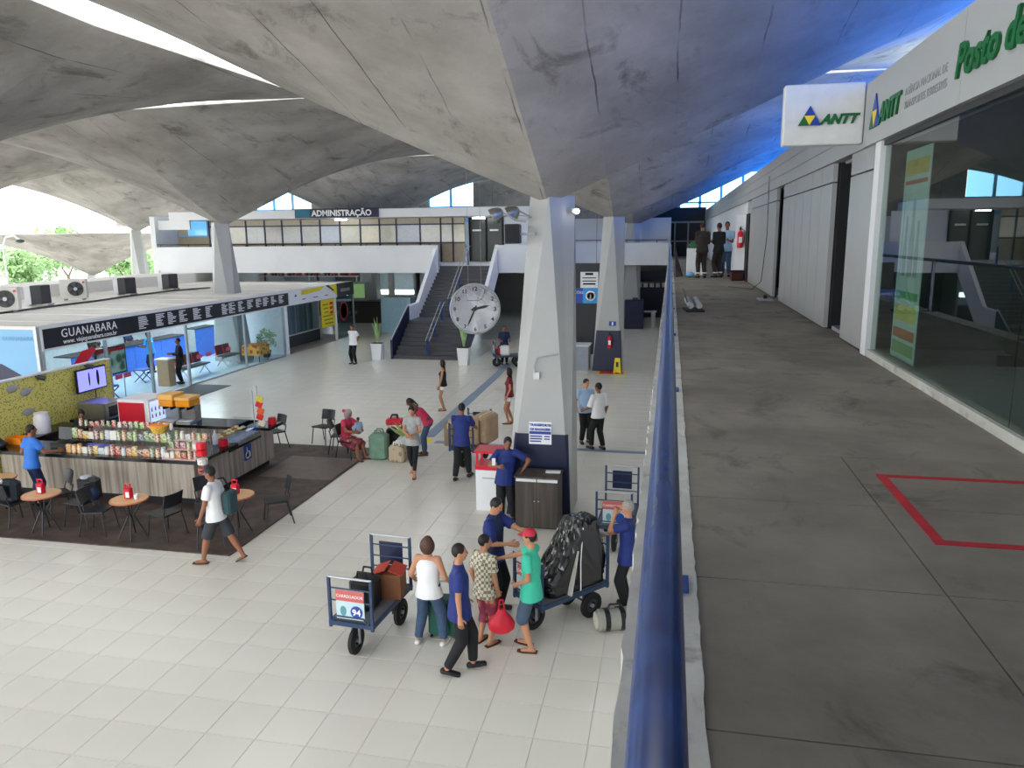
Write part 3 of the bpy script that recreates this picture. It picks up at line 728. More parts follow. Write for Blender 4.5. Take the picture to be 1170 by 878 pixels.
for s in (-1, 1):
    pl = obj('leaf_panel', MB().prism([(-0.15,0),(-0.1,0),(-0.08,0.05),(0.08,0.05),(0.1,0),(0.15,0),(0.1,0.62),(-0.1,0.62)], (0, s*0.14, 0), (1,0,0), Vector((0,-s*0.2,1)).normalized(), (0,0.012,0)), M['yellow'], wf)
    obj('print', MB().box((0, s*0.078-0.012, 0.36), (0.1, 0.004, 0.2), rx=s*0.2), M['black'], pl)
bn = thing('waste_bin', 'small grey pedestal post beside the far navy booth', 'post', (-0.9, 46.2, 0))
obj('column', MB().cyl((0,0,0), (0,0,1.0), 0.13, 14), M['panel'], bn, smooth=True); obj('arm', MB().bx(-0.6, 0.2, -0.06, 0.06, 0.9, 1.0), M['panel'], bn)
for lx, ly, lb in ((-12.85, 32.1, 'white tapered planter with tall plant left of the stairs'), (-8.6, 31.3, 'white tapered planter right of the stairs below the clock')):
    t = thing('potted_plant', lb, 'plant', (lx, ly, 0))
    obj('pot', MB().prism([(-0.19,0),(0.19,0),(0.26,0.75),(-0.26,0.75)], (0,-0.2,0), (1,0,0), (0,0,1), (0,0.4,0)), M['white'], t)
    obj('soil', MB().bx(-0.24, 0.24, -0.19, 0.19, 0.74, 0.765), M['soil'], t)
    for k in range(7):
        a = k*0.9; h = 0.7+0.25*(k % 3)
        obj('leaf', MB().add([(0.03*math.cos(a),0.03*math.sin(a),0.76),(0.08*math.cos(a)+0.05,0.08*math.sin(a),0.76+h*0.6),(0.22*math.cos(a),0.22*math.sin(a),0.76+h),(0.08*math.cos(a)-0.05,0.08*math.sin(a)+0.03,0.76+h*0.6),(0.1*math.cos(a),0.1*math.sin(a),0.76+h*0.6)], [(0,1,4),(1,2,4),(2,3,4),(3,0,4)]), M['leaf'], t)

# ================================================================== TICKET OFFICE (left)
SX = -17.58
of = struct('ticket_office_roof', MB().bx(-29.2, SX-0.02, 18.3, 40.7, 2.94, 3.04), M['roofwhite'])
for k in range(11):
    y = 19.4+k*2.0
    obj('roof_seam', MB().bx(-29.2, SX-0.05, y-0.02, y+0.02, 3.04, 3.06), M['roofwhite'], of)
struct('roof_upstand', MB().bx(-29.2, -26.6, 18.3, 40.7, 3.04, 3.55), M['roofwhite'])
struct('wall_office_back', MB().bx(-25.2, -25.0, 18.4, 40.5, 0, 2.94), mat('office_white', 'dfe4e8', 0.6))
struct('wall_office_mid', MB().bx(-25, SX-0.1, 32.95, 33.05, 0, 2.94), mat('office_white', 'dfe4e8'))
struct('wall_office_end', MB().bx(-25, SX-1.1, 38.4, 38.5, 0, 2.94), mat('office_white', 'dfe4e8'))
of_fl = struct('floor_office', MB().bx(-25, SX-0.1, 18.4, 33, 0.0, 0.012), mat('office_floor', 'bfd2da', 0.25))
struct('floor_office_far', MB().bx(-25, SX, 33.05, 40.6, 0.0, 0.01), mat('office_floor_grey', '8e8780', 0.5))
for y in (21, 24.5, 28, 31):  # panel lamps added to brighten the office interior
    t = thing('ceiling_lamp', 'added panel lamp brightening the ticket office, %s' % {21: 'nearest the yellow wall', 24.5: 'over the open doorway', 28: 'over the blue counter', 31: 'over the plant'}[y], 'lamp', (-21, y, 2.9))
    obj('diffuser', MB().bx(-0.9,0.9,-0.3,0.3,-0.02,0), M['lamp'], t); obj('housing', MB().bx(-0.95,0.95,-0.35,0.35,0,0.04), M['white'], t)
# south end wall, sky blue with a dark sweep
sw = struct('wall_office_south', MB().bx(-25, SX-0.04, 18.3, 18.4, 0, 2.94), M['skyblue'])
obj('graphic_sweep', MB().prism([(-21,1.9),(-18.9,1.93),(-17.95,1.45),(-17.8,0.4),(-21,0.4)], (0,18.297,0), (1,0,0), (0,0,1), (0,-0.004,0)), mat('dark_sweep', '2c2c48', 0.4), sw)
obj('corner_post', MB().bx(SX-0.1, SX, 18.28, 18.42, 0, 3.0), M['alu'], sw)
obj('lettering', text_mesh('GUANABARA', 0.17, (-18.75, 18.29, 2.62), (1,0,0), (0,0,1), mat('faint_letter', '6fa3d0', 0.5), 0.002), None, sw)
# glass front
gf = thing('office_glass_front', 'aluminium framed glass front of the ticket office', 'shop window', (SX, 0, 0))
for a, b in ((18.45, 20.9), (20.96, 23.0), (25.15, 29.05), (29.1, 32.4)):
    obj('pane', MB().bx(-0.02, -0.008, a, b, 0.06, 2.3), M['glass'], gf)
for y in (18.42, 20.93, 23.04, 25.1, 29.08, 32.45):
    obj('mullion', MB().bx(-0.06, 0.02, y-0.045, y+0.045, 0, 2.3), M['alu'], gf)
obj('sill', MB().bx(-0.05, 0.01, 18.4, 23.0, 0, 0.06).bx(-0.05, 0.01, 25.1, 32.5, 0, 0.06), M['alu'], gf)
obj('glass_graphic', MB().prism([(19.3,1.55),(19.9,1.6),(20.5,2.05),(20.4,2.15),(19.9,2.1)], (0.0,0,0), (0,1,0), (0,0,1), (-0.005,0,0)), M['red'], gf)
for a in (21.2, 21.6, 25.6, 26.2, 27.6): obj('glass_graphic', MB().bx(-0.004, 0.0, a, a+0.35, 0.95, 1.1), mat('red_print', 'c05060', 0.5), gf)
# main sign
ms = thing('shop_sign', 'long black GUANABARA sign with white city lists above the office glass', 'sign', (SX, 0, 2.31))
obj('board', MB().bx(-0.1, 0.02, 18.45, 33.0, 0.05, 0.62), mat('sign_black', '1b1d22', 0.4), ms)
for z in (0.0, 0.62): obj('frame', MB().bx(-0.1, 0.04, 18.4, 33.05, z, z+0.05), M['white2'], ms)
for y in (18.4, 33.0): obj('frame', MB().bx(-0.1, 0.04, y, y+0.06, 0.05, 0.62), M['white2'], ms)
obj('lettering', text_mesh('GUANABARA', 0.36, (0.024, 19.15, 0.3), (0,1,0), (0,0,1), M['ltext'], 0.004, spacing=1.12), None, ms)
obj('lettering', text_mesh('www. viajeguanabara.com.br', 0.2, (0.024, 19.2, 0.11), (0,1,0), (0,0,1), M['ltext'], 0.003, spacing=0.98), None, ms)
rl_ = random.Random(5)
for c, y in enumerate((22.55, 23.45, 24.1, 24.75, 25.6, 26.4, 27.5, 28.0, 28.7, 29.4, 30.1, 30.7, 31.4, 32.1)):
    lb = MB()
    for k in range(8 if c < 9 else 7):
        w = rl_.uniform(0.22, 0.5); lb.bx(0.02, 0.024, y, y+w, 0.53-k*0.055, 0.53-k*0.055+0.028)
    obj('city_list', lb, M['ltext'], ms)
# second office (yellow sign) and third
ys_ = thing('shop_sign', 'yellow and white shop sign beside the black one', 'sign', (SX, 0, 2.31))
obj('board', MB().bx(-0.1, 0.02, 33.1, 38.4, 0.0, 0.72), M['white'], ys_)
obj('yellow_swash', MB().prism([(34.3,0.42),(34.3,0.64),(37.0,0.7),(36.4,0.5),(35.0,0.42)], (0.022,0,0), (0,1,0), (0,0,1), (0.004,0,0)), M['yellow'], ys_)
obj('yellow_swash', MB().prism([(37.5,0.71),(38.39,0.71),(38.39,0.1),(38.0,0.3)], (0.022,0,0), (0,1,0), (0,0,1), (0.004,0,0)), M['yellow'], ys_)
obj('black_swash', MB().prism([(37.0,0.71),(37.4,0.71),(38.0,0.42),(37.95,0.34),(37.6,0.5)], (0.026,0,0), (0,1,0), (0,0,1), (0.004,0,0)), M['black'], ys_)
obj('emblem', MB().prism([(33.6,0.38),(33.85,0.38),(33.75,0.52)], (0.022,0,0), (0,1,0), (0,0,1), (0.004,0,0)), M['darkgrey'], ys_)
for y, w in ((34.4, 0.35), (35.6, 0.5), (36.9, 0.4)): obj('print_line', MB().bx(0.022, 0.026, y, y+w, 0.18, 0.23), mat('print_red', 'a05a60', 0.5), ys_)
ds_ = thing('shop_sign', 'short dark sign at the far end of the office row', 'sign', (SX, 0, 2.31))
obj('board', MB().bx(-0.1, 0.02, 38.45, 40.65, 0.0, 0.72), M['darkgrey'], ds_)
obj('print_line', MB().bx(0.02, 0.024, 38.9, 40.1, 0.25, 0.42), M['grey'], ds_)
g2 = thing('office_glass_front', 'grey curtained glass front under the yellow sign', 'shop window', (SX-1.1, 0, 0))
obj('base_wall', MB().bx(-0.1, 0.02, 33.05, 38.4, 0, 0.6), M['darkgrey'], g2)
for k in range(4):
    y = 33.1+k*1.32
    obj('pane', MB().bx(-0.02, -0.01, y+0.04, y+1.28, 0.64, 2.3), M['glass'], g2)
    obj('mullion', MB().bx(-0.05, 0.02, y-0.03, y+0.03, 0.6, 2.3), M['alu'], g2)
obj('blind', MB().bx(-0.35, -0.33, 33.1, 38.3, 0.6, 2.3), pattern_mat('blind_stripes', '8d97a0', 'b4bdc2', None, scale=6, kind='wave', thr=0.5), g2)
obj('sill', MB().bx(-0.05, 0.06, 33.05, 38.4, 0.6, 0.64), M['white2'], g2)
yp = thing('price_poster', 'yellow price poster with red boxes on the office glass', 'poster', (SX, 0, 0))
obj('sheet', MB().bx(-0.03, 0.0, 36.45, 38.0, 0.85, 2.28), M['yellow'], yp)
obj('edge_post', MB().bx(-0.05, 0.02, 38.05, 38.25, 0, 2.3), M['white'], yp)
for k in range(3): obj('price_box', MB().bx(0.0, 0.004, 37.45, 37.85, 1.98-k*0.24, 2.12-k*0.24), M['red'], yp)
for k in range(6): obj('print_line', MB().bx(0.0, 0.004, 36.6+(k % 3)*0.1, 37.3 if k < 3 else 37.8, 2.0-k*0.2, 2.06-k*0.2), mat('print_brown', '8a7a1c', 0.6), yp)
g3 = thing('office_glass_front', 'glass corner with red ring emblem under the dark sign', 'shop window', (SX, 0, 0))
obj('pane', MB().bx(-0.02, -0.01, 38.4, 40.5, 0.05, 2.3), glass_mat('tint_glass', (0.6, 0.72, 0.75), 0.6), g3)
obj('mullion', MB().bx(-0.05, 0.02, 40.5, 40.6, 0, 2.3), M['alu'], g3)
obj('ring_emblem', MB().lathe([(0.42,0),(0.55,0),(0.55,0.01),(0.42,0.01),(0.42,0)], 28).xf(Matrix.Translation((0.0,39.2,1.5)) @ Matrix.Rotation(PI/2,4,'Y')), mat('ring_red', '8c2434', 0.5), g3)
# air conditioners on the roof
def ac_unit(loc, rz, label, small=False):
    t = thing('air_conditioner', label, 'air conditioner', loc, rz)
    if small:
        obj('housing', MB().rbox(-0.2, 0.2, -0.35, 0.35, 0.06, 0.75, 0.02), M['darkgrey'], t)
        obj('cover', MB().bx(-0.42, -0.2, -0.33, 0.33, 0.06, 0.72), M['white2'], t)
    else:
        obj('housing', MB().rbox(-0.48, 0.48, -0.17, 0.17, 0.07, 0.85, 0.02), mat('ac_white', 'd8d5cb', 0.5), t)
        g = obj('fan_grille', MB().lathe([(0.0,0),(0.27,0),(0.29,0.02),(0.29,0.0)], 24).xf(Matrix.Translation((0.1,-0.18,0.46)) @ Matrix.Rotation(PI/2,4,'X')), mat('ac_fan', '6a6a6c', 0.5), t)
        obj('fan_hub', MB().cyl((0.1,-0.18,0.46),(0.1,-0.22,0.46),0.07,12), M['white2'], g)
        for k in range(5):
            a = k*2*PI/5; obj('fan_blade', MB().box((0.1+0.15*math.cos(a),-0.205,0.46+0.15*math.sin(a)),(0.2,0.006,0.08),ry=-a), M['darkgrey'], g)
        obj('badge', MB().bx(0.36, 0.44, -0.176, -0.17, 0.68, 0.76), M['red'], t)
    for x in (-0.35, 0.3): obj('foot', MB().bx(x, x+0.06, -0.2, 0.2, 0, 0.07), M['grey'], t)
for (x, y, lb, sm, rz) in ((6, 357, 'white air conditioner at the left edge of the office roof', False, 0.5), (48, 349, 'dark-sided air conditioner second from the left on the roof', True, 0.3),
                           (86, 343, 'white air conditioner with round fan in the middle of the roof', False, 0.5), (146, 337, 'slim air conditioner seen edge-on behind the fan unit', True, 0.0),
                           (195, 331, 'black air conditioner nearest the roof pillar', True, 0.0)):
    p = gz(x, y, 3.06); ac_unit((p.x, p.y, 3.06), rz, lb, sm)
tag(obj('cable_run', MB().tube([gz(0, 358, 3.09), gz(60, 350, 3.09), gz(110, 344, 3.09), gz(150, 338, 3.09), gz(200, 332, 3.09), gz(240, 329, 3.09)], 0.04, 6), M['darkgrey']), 'dark cables trailing between the air conditioners', 'cable')

# ---- inside the ticket office
bc = thing('service_counter', 'bright blue service counter inside the ticket office', 'counter', (-21.9, 27.6, 0))
for k in range(4):
    obj('front_panel', MB().bx(0.0, 0.06, -3.4+k*1.72, -3.4+k*1.72+1.7, 0.05, 1.1), mat('counter_blue', '3f74d8', 0.4), bc)
obj('top', MB().bx(-0.7, 0.1, -3.45, 3.5, 1.1, 1.15), M['darkgrey'], bc)
bc2 = thing('service_counter', 'second blue counter near the framed picture in the office', 'counter', (-21.4, 31.9, 0))
obj('front_panel', MB().bx(0, 0.06, -0.7, 0.8, 0.05, 1.35), mat('counter_blue', '3f74d8'), bc2); obj('top', MB().bx(-0.5, 0.1, -0.75, 0.85, 1.35, 1.4), M['darkgrey'], bc2)
def picture(loc, w, h, label, axis='x', red=False, legs=False):
    t = thing('framed_picture', label, 'picture', loc)
    obj('frame', MB().bx(0, 0.05, -w/2-0.05, w/2+0.05, -0.05, h+0.05), M['tvframe'], t)
    obj('landscape', MB().bx(0.05, 0.056, -w/2, w/2, 0, h), pattern_mat('landscape_print', '4f6b45', '8fb0a8', 'c8d4c0', scale=3, thr=0.4), t)
    if legs:
        for y in (-w/2+0.1, w/2-0.1): obj('easel_leg', MB().cyl((0.0, y, -1.03), (0.02, y, 0.0), 0.02, 6), M['alu'], t)
    if red: obj('red_strip', MB().bx(0.05, 0.06, -w/2, w/2, h-0.12, h), M['red'], t)
picture((-18.2, 21.8, 1.05), 1.3, 0.85, 'framed landscape picture with red strip near the yellow wall', red=True, legs=True)
picture((-25.0, 32.1, 1.2), 1.2, 0.8, 'framed dark landscape picture on the office wall')
def bench(loc, rz, label, n=3):
    t = thing('waiting_bench', label, 'bench', loc, rz)
    for k in range(n):
        x = (k-(n-1)/2)*0.56
        s = obj('seat', MB().rbox(x-0.25, x+0.25, -0.22, 0.24, 0.41, 0.46, 0.02), M['darkgrey'], t)
        obj('backrest', MB().box((x, -0.27, 0.68), (0.5, 0.05, 0.42), rx=0.2), mat('bench_red', '8e3444', 0.6), t)
    obj('beam', MB().bx(-n*0.28, n*0.28, -0.04, 0.04, 0.33, 0.4), M['alu'], t)
    for x in (-n*0.24, n*0.24):
        obj('leg', MB().tube([(x,-0.25,0),(x,0,0.33),(x,0.25,0)], 0.02, 6), M['alu'], t)
bench((-18.7, 27.0, 0.012), -PI/2, 'dark red waiting bench just behind the office glass')
bench((-18.9, 29.8, 0.012), -PI/2, 'dark red waiting bench farther along the office glass', 2)
pd = thing('podium_stand', 'wooden podium in the office doorway', 'podium', (-18.5, 25.0, 0.012))
obj('body', MB().rbox(-0.25, 0.25, -0.2, 0.2, 0, 1.0, 0.01), mat('podium_wood', 'a88f6c', 0.5), pd); obj('top', MB().bx(-0.28, 0.28, -0.23, 0.23, 1.0, 1.04), M['white'], pd)
xs = thing('folding_stool', 'blue folding stool with crossed legs behind the office glass', 'stool', (-18.8, 22.3, 0.012))
obj('seat', MB().rbox(-0.25, 0.25, -0.22, 0.22, 0.46, 0.52, 0.02), M['blue'], xs)
for s in (-1, 1):
    for y in (-0.2, 0.2): obj('leg', MB().cyl((-0.25*s, y, 0), (0.25*s, y, 0.46), 0.018, 6), M['black'], xs)
dup(xs, (-19.9, 25.5, 0.012), 0, 'black folding stool with crossed legs in the office doorway')
tb = thing('display_table', 'small table under a red and yellow cloth in the office', 'table', (-18.2, 30.9, 0.012))
obj('top', MB().bx(-0.4, 0.4, -0.4, 0.4, 0.7, 0.74), M['darkgrey'], tb)
for x in (-0.36, 0.36):
    for y in (-0.36, 0.36): obj('leg', MB().cyl((x,y,0),(x,y,0.7),0.02,6), M['darkgrey'], tb)
tag(obj('table_cloth', MB().add([(-0.45,-0.45,0.3),(0.45,-0.45,0.3),(0.45,0.45,0.3),(-0.45,0.45,0.3),(-0.42,-0.42,0.76),(0.42,-0.42,0.76),(0.42,0.42,0.76),(-0.42,0.42,0.76)],[(4,5,6,7),(0,1,5,4),(1,2,6,5),(2,3,7,6),(3,0,4,7)]), pattern_mat('cloth_red', 'b03a2c', 'd8a03c', None, scale=5, thr=0.4), None, (-18.2, 30.9, 0.012)), 'red and yellow cloth on the small office table', 'tablecloth')
plt = thing('potted_plant', 'round leafy plant behind the office glass near the grey mullion', 'plant', (-18.3, 32.0, 0.012))
obj('pot', MB().lathe([(0.15,0),(0.22,0.3),(0.24,0.32),(0.2,0.32)], 14), M['darkgrey'], plt)
fb = MB(); rr = random.Random(2)
for k in range(220):
    th = rr.uniform(0, 2*PI); ph = math.acos(rr.uniform(-0.6, 1)); r = rr.uniform(0.25, 0.5)
    p = Vector((r*math.sin(ph)*math.cos(th), r*math.sin(ph)*math.sin(th), 0.8+r*math.cos(ph)*1.1))
    d = Vector((rr.uniform(-1,1), rr.uniform(-1,1), rr.uniform(-0.5,1))).normalized()*0.09; e = d.orthogonal().normalized()*0.035
    fb.add([p-d, p+e, p+d, p-e], [(0,1,2,3)])
fo = obj('foliage', fb, M['leaf'], plt); fo['kind'] = 'stuff'

# ================================================================== CAFE
dk = struct('floor_cafe_deck', MB().bx(-22, -7.35, 11.13, 18.05, 0.0, 0.02), M['carpet'])
dm = struct('floor_door_mat', MB().bx(SX+0.02, SX+1.5, 22.9, 25.4, 0.0, 0.012), M['darkgrey'])
tag(obj('floor_mat', MB().bx(-9.2, -7.4, 15.3, 17.0, 0.02, 0.026), mat('mat_brown', '63544d', 0.35, var=0.15)), 'lighter brown mat at the corner of the cafe deck', 'mat')
# yellow wall
yw = struct('wall_cafe_yellow', MB().bx(-14.75, -14.6, 12.2, 17.45, 0, 2.3), M['yellowwall'])
obj('coping', MB().bx(-14.77, -14.58, 12.2, 17.47, 2.3, 2.33), M['white2'], yw)
obj('end_trim', MB().bx(-14.76, -14.59, 17.45, 17.5, 0, 2.3), M['grey'], yw)
obj('corner_post', MB().bx(-14.62, -14.5, 13.2, 13.32, 0, 2.0), M['white2'], yw)
for k, (yy, zz) in enumerate(((14.3, 2.12), (14.65, 1.97), (14.65, 1.5))):
    t = thing('wall_plaque', ('upper', 'middle', 'lower')[k]+' grey coffee-cup plaque on the yellow wall', 'plaque', (-14.6, yy, zz))
    obj('plate', MB().ball((0.01,0,0), (0.02,0.16,0.09), 16, 8), mat('plaque_grey', 'a5a29c', 0.5), t, smooth=True)
    obj('handle', MB().box((0.012, 0.17, 0.03), (0.015, 0.1, 0.04), rx=0.5), mat('plaque_grey', 'a5a29c'), t)
for yy, zz, lb in ((15.0, 2.27, 'small dark spotlight on top of yellow wall left of the television'), (16.55, 2.28, 'small dark spotlight above the television')):
    t = thing('wall_spotlight', lb, 'lamp', (-14.6, yy, zz)); obj('head', MB().cyl((0.05,0,0),(0.18,0.1,-0.06),0.05,10,0.06), M['darkgrey'], t); obj('arm', MB().bx(0,0.06,-0.015,0.015,-0.015,0.015), M['darkgrey'], t)
tv = thing('television', 'flat television with violet picture on the yellow wall', 'television', (-14.6, 16.58, 1.63))
obj('casing', MB().rbox(0.1, 0.16, -0.52, 0.52, 0, 0.6, 0.012), M['tvframe'], tv)
obj('screen', MB().bx(0.16, 0.164, -0.48, 0.48, 0.04, 0.56), M['screen'], tv)
obj('bracket', MB().bx(0, 0.1, -0.1, 0.1, 0.2, 0.4), M['darkgrey'], tv)
obj('cable', MB().cyl((0.01, 0.25, -0.9), (0.01, 0.25, 0), 0.01, 5), M['dark'], tv)
for k, (y, z, w, h) in enumerate(((-0.1, 0.14, 0.06, 0.36), (0.2, 0.1, 0.1, 0.42))): obj('screen_figure', MB().ball((0.165, y, z+h/2), (0.003, w/2, h/2), 12, 8), M['tvframe'], tv)

# counters
def counter(name, label, x0, x1, y0, y1, front):
    t = thing(name, label, 'counter', ((x0+x1)/2, (y0+y1)/2, 0.02))
    a, b = (x1-x0)/2, (y1-y0)/2
    obj('plinth', MB().bx(-a+0.1, a-0.1, -b+0.1, b-0.1, 0, 0.14), M['dark'], t)
    obj('body', MB().bx(-a, a, -b, b, 0.14, 0.96), M['counterwood'], t)
    return t, a, b
c1, a, b = counter('snack_counter', 'long wood-fronted snack counter with black stone top facing the tables', -14.1, -9.42, 13.3, 13.9, 's')
obj('worktop', MB().bx(-a-0.2, a+0.3, -b-0.28, b+0.02, 0.96, 1.03), M['granite'], c1)
c2, a, b = counter('snack_counter', 'wood-fronted side counter with wheelchair symbol', -10.0, -9.36, 13.92, 16.4, 'e')
obj('worktop', MB().bx(-a-0.02, a+0.25, -b, -b+0.55, 0.96, 1.03).bx(-a-0.02, a+0.25, b-0.6, b+0.05, 0.96, 1.03).bx(-a-0.02, a+0.03, -b+0.55, b-0.6, 0.8, 0.86), M['granite'], c2)
ac = obj('access_symbol', MB().bx(a, a+0.006, -0.1, 0.22, 0.42, 0.78), M['logo_blue'], c2)
obj('symbol_wheel', MB().lathe([(0.065,0),(0.085,0),(0.085,0.004),(0.065,0.004),(0.065,0)], 18).xf(Matrix.Translation((a+0.006,0.04,0.54)) @ Matrix.Rotation(PI/2,4,'Y')), M['ltext'], ac)
obj('symbol_body', MB().bx(a+0.006,a+0.01,0.02,0.045,0.58,0.72).bx(a+0.006,a+0.01,0.02,0.13,0.6,0.625).bx(a+0.006,a+0.01,0.11,0.16,0.48,0.6), M['ltext'], ac)
c3, a, b = counter('snack_counter', 'rear cafe counter carrying the juice machines and fridge', -14.5, -10.05, 15.8, 16.4, 'n')
obj('worktop', MB().bx(-a, a+0.3, -b-0.05, b+0.1, 0.96, 1.03), M['granite'], c3)

# appliances
fr = thing('drinks_fridge', 'red-sided countertop fridge with white top and glass door', 'fridge', (-12.5, 15.95, 1.05))
obj('body', MB().rbox(-0.42, 0.36, -0.42, 0.42, 0, 0.62, 0.02), M['white'], fr)
obj('side_panel', MB().bx(-0.38, 0.32, -0.43, -0.42, 0.04, 0.55), M['red'], fr)
dr = obj('door', MB().bx(0.36, 0.42, -0.4, -0.36, 0.0, 0.62).bx(0.36, 0.42, 0.36, 0.4, 0.0, 0.62).bx(0.36, 0.42, -0.36, 0.36, 0.0, 0.05).bx(0.36, 0.42, -0.36, 0.36, 0.57, 0.62), M['white'], fr)
obj('door_glass', MB().bx(0.38, 0.39, -0.36, 0.36, 0.05, 0.57), mat('fridge_light', 'bcd2f2', 0.2, emit='c8dcff', strength=0.35), dr)
for z in (0.2, 0.36):
    for y in (-0.25, -0.12, 0.02, 0.16): obj('bottle', MB().lathe([(0.022,0),(0.022,0.07),(0.01,0.09),(0.01,0.11)], 8, (0.385,y,z-0.05)), mat('bottle_maroon', '94626a', 0.3), dr)
ov = thing('counter_oven', 'stainless steel oven on the rear counter left of the fridge', 'oven', (-13.75, 16.1, 1.03))
obj('body', MB().rbox(-0.5, 0.28, -0.36, 0.36, 0.03, 0.46, 0.015), M['steel'], ov)
od = obj('door', MB().bx(0.28, 0.31, -0.34, 0.34, 0.05, 0.44), M['steel'], ov)
obj('window', MB().bx(0.31, 0.314, -0.24, 0.2, 0.1, 0.36), M['tvframe'], od); obj('handle', MB().cyl((0.34,-0.28,0.4),(0.34,0.28,0.4),0.012,8), M['alu'], od)
for x in (-0.45, 0.22): obj('foot', MB().bx(x, x+0.05, -0.3, 0.3, 0, 0.03), M['black'], ov)
for k, (x, lb) in enumerate(((-11.85, 'juice dispenser with two orange tanks beside the fridge'), (-11.4, 'juice dispenser with orange tank at the counter corner'))):
    t = thing('juice_dispenser', lb, 'juice machine', (x, 16.1, 1.03))
    obj('base', MB().rbox(-0.2, 0.2, -0.26, 0.22, 0, 0.06, 0.01), M['steel'], t)
    obj('body', MB().rbox(-0.19, 0.19, -0.02, 0.22, 0.06, 0.42, 0.012), M['steel'], t)
    tk = obj('tank', MB().rbox(-0.19, 0.19, -0.24, 0.22, 0.42, 0.58, 0.015), mat('juice_orange', 'f09a20', 0.15), t)
    obj('tank_lid', MB().rbox(-0.2, 0.2, -0.25, 0.23, 0.58, 0.66 if k else 0.72, 0.01), mat('juice_lid', 'f3c79a' if k else 'f0b860', 0.3), tk)
    for q in (-0.1, 0.1): obj('tap', MB().bx(q-0.015, q+0.015, -0.2, -0.02, 0.34, 0.42), M['black'], t)
    obj('drip_tray', MB().bx(-0.17, 0.17, -0.26, -0.04, 0.06, 0.08), M['white2'], t)
jg = thing('water_drum', 'white plastic drum behind the man in blue at the counter', 'container', (-14.2, 14.6, 1.03))
obj('drum', MB().lathe([(0.16,0),(0.17,0.05),(0.17,0.36),(0.14,0.42),(0.14,0.45)], 18), mat('drum_white', 'dfd9dc', 0.5), jg, smooth=True); obj('lid', MB().cyl((0,0,0.45),(0,0,0.48),0.15,18), M['white'], jg)
struct_tbl = thing('side_shelf', 'low shelf along the yellow wall holding the drum', 'shelf', (-14.3, 14.7, 0.02))
obj('top', MB().bx(-0.28, 0.32, -0.75, 0.9, 0.95, 1.01), M['granite'], struct_tbl); obj('panel', MB().bx(-0.28, 0.28, -0.72, 0.86, 0, 0.95), M['dark'], struct_tbl)
ob_ = thing('crate', 'orange plastic crate at the left end of the counter', 'crate', (-13.95, 13.65, 1.03))
obj('tray', MB().bx(-0.2, 0.2, -0.14, 0.14, 0, 0.03).bx(-0.2, 0.2, -0.14, -0.12, 0.03, 0.16).bx(-0.2, 0.2, 0.12, 0.14, 0.03, 0.16).bx(-0.2, -0.18, -0.12, 0.12, 0.03, 0.16).bx(0.18, 0.2, -0.12, 0.12, 0.03, 0.16), M['orange'], ob_)
rgst = thing('cash_register', 'dark cash register beside the man in blue at the counter', 'cash register', (-12.75, 13.62, 1.03))
obj('base', MB().rbox(-0.2, 0.2, -0.18, 0.2, 0, 0.12, 0.015), M['black'], rgst); obj('monitor', MB().box((0, 0.1, 0.28), (0.34, 0.05, 0.26), rx=-0.2), M['tvframe'], rgst); obj('neck', MB().bx(-0.04, 0.04, 0.08, 0.14, 0.12, 0.2), M['black'], rgst)
bg2 = thing('shopping_bag', 'black bag lying at the left end of the counter', 'bag', (-14.05, 13.25, 1.03))
obj('body', MB().ball((0, 0, 0.1), (0.2, 0.13, 0.1), 14, 8), M['black'], bg2, smooth=True); obj('strap', MB().tube([(-0.12,0,0.18),(0,0,0.27),(0.12,0,0.18)], 0.012, 6), M['black'], bg2)

# two-tier sweets display on the front counter
ad = thing('display_rack', 'clear two-tier rack of sweets along the front counter', 'display rack', (-11.1, 13.35, 1.03))
for z, y0, y1 in ((0.0, -0.3, 0.0), (0.26, -0.12, 0.22), (0.5, 0.05, 0.3)):
    obj('tier', MB().bx(-1.25, 1.2, y0, y1, z, z+0.012), M['acrylic'], ad)
for x in (-1.25, -0.43, 0.39, 1.19): obj('upright', MB().bx(x, x+0.012, -0.1, 0.3, 0.012, 0.55), M['acrylic'], ad)
pal = ['a83a2c', 'cfc9ba', '5f7f50', 'b8963c', '4d4470', '76303a', 'a9b8c2', 'b8743c', 'd8d5cc', '6b4a34', 'a85f70', '88a058']
pk = []
pk.append(MB().rbox(-0.05, 0.05, -0.03, 0.03, 0, 0.17, 0.01))
pk.append(MB().lathe([(0.045,0),(0.05,0.02),(0.05,0.12),(0.035,0.15),(0.04,0.155),(0.04,0.18)], 10))
pk.append(MB().prism([(-0.06,0),(0.06,0),(0.055,0.03),(0.06,0.1),(0.055,0.15),(-0.055,0.15),(-0.06,0.1),(-0.055,0.03)], (0,-0.02,0), (1,0,0), (0,0,1), (0,0.04,0)))
pmesh = {}
rp = random.Random(21)
ORD = ['first', 'second', 'third', 'fourth', 'fifth', 'sixth', 'seventh', 'eighth', 'ninth', 'tenth', 'eleventh', 'twelfth', 'thirteenth', 'fourteenth', 'fifteenth', 'sixteenth', 'seventeenth', 'eighteenth', 'nineteenth', 'twentieth']
CN = dict(zip(pal, ['red', 'cream', 'green', 'golden', 'purple', 'maroon', 'pale blue', 'orange', 'white', 'brown', 'pink', 'lime green'])); CN['d9a23a'] = 'golden'
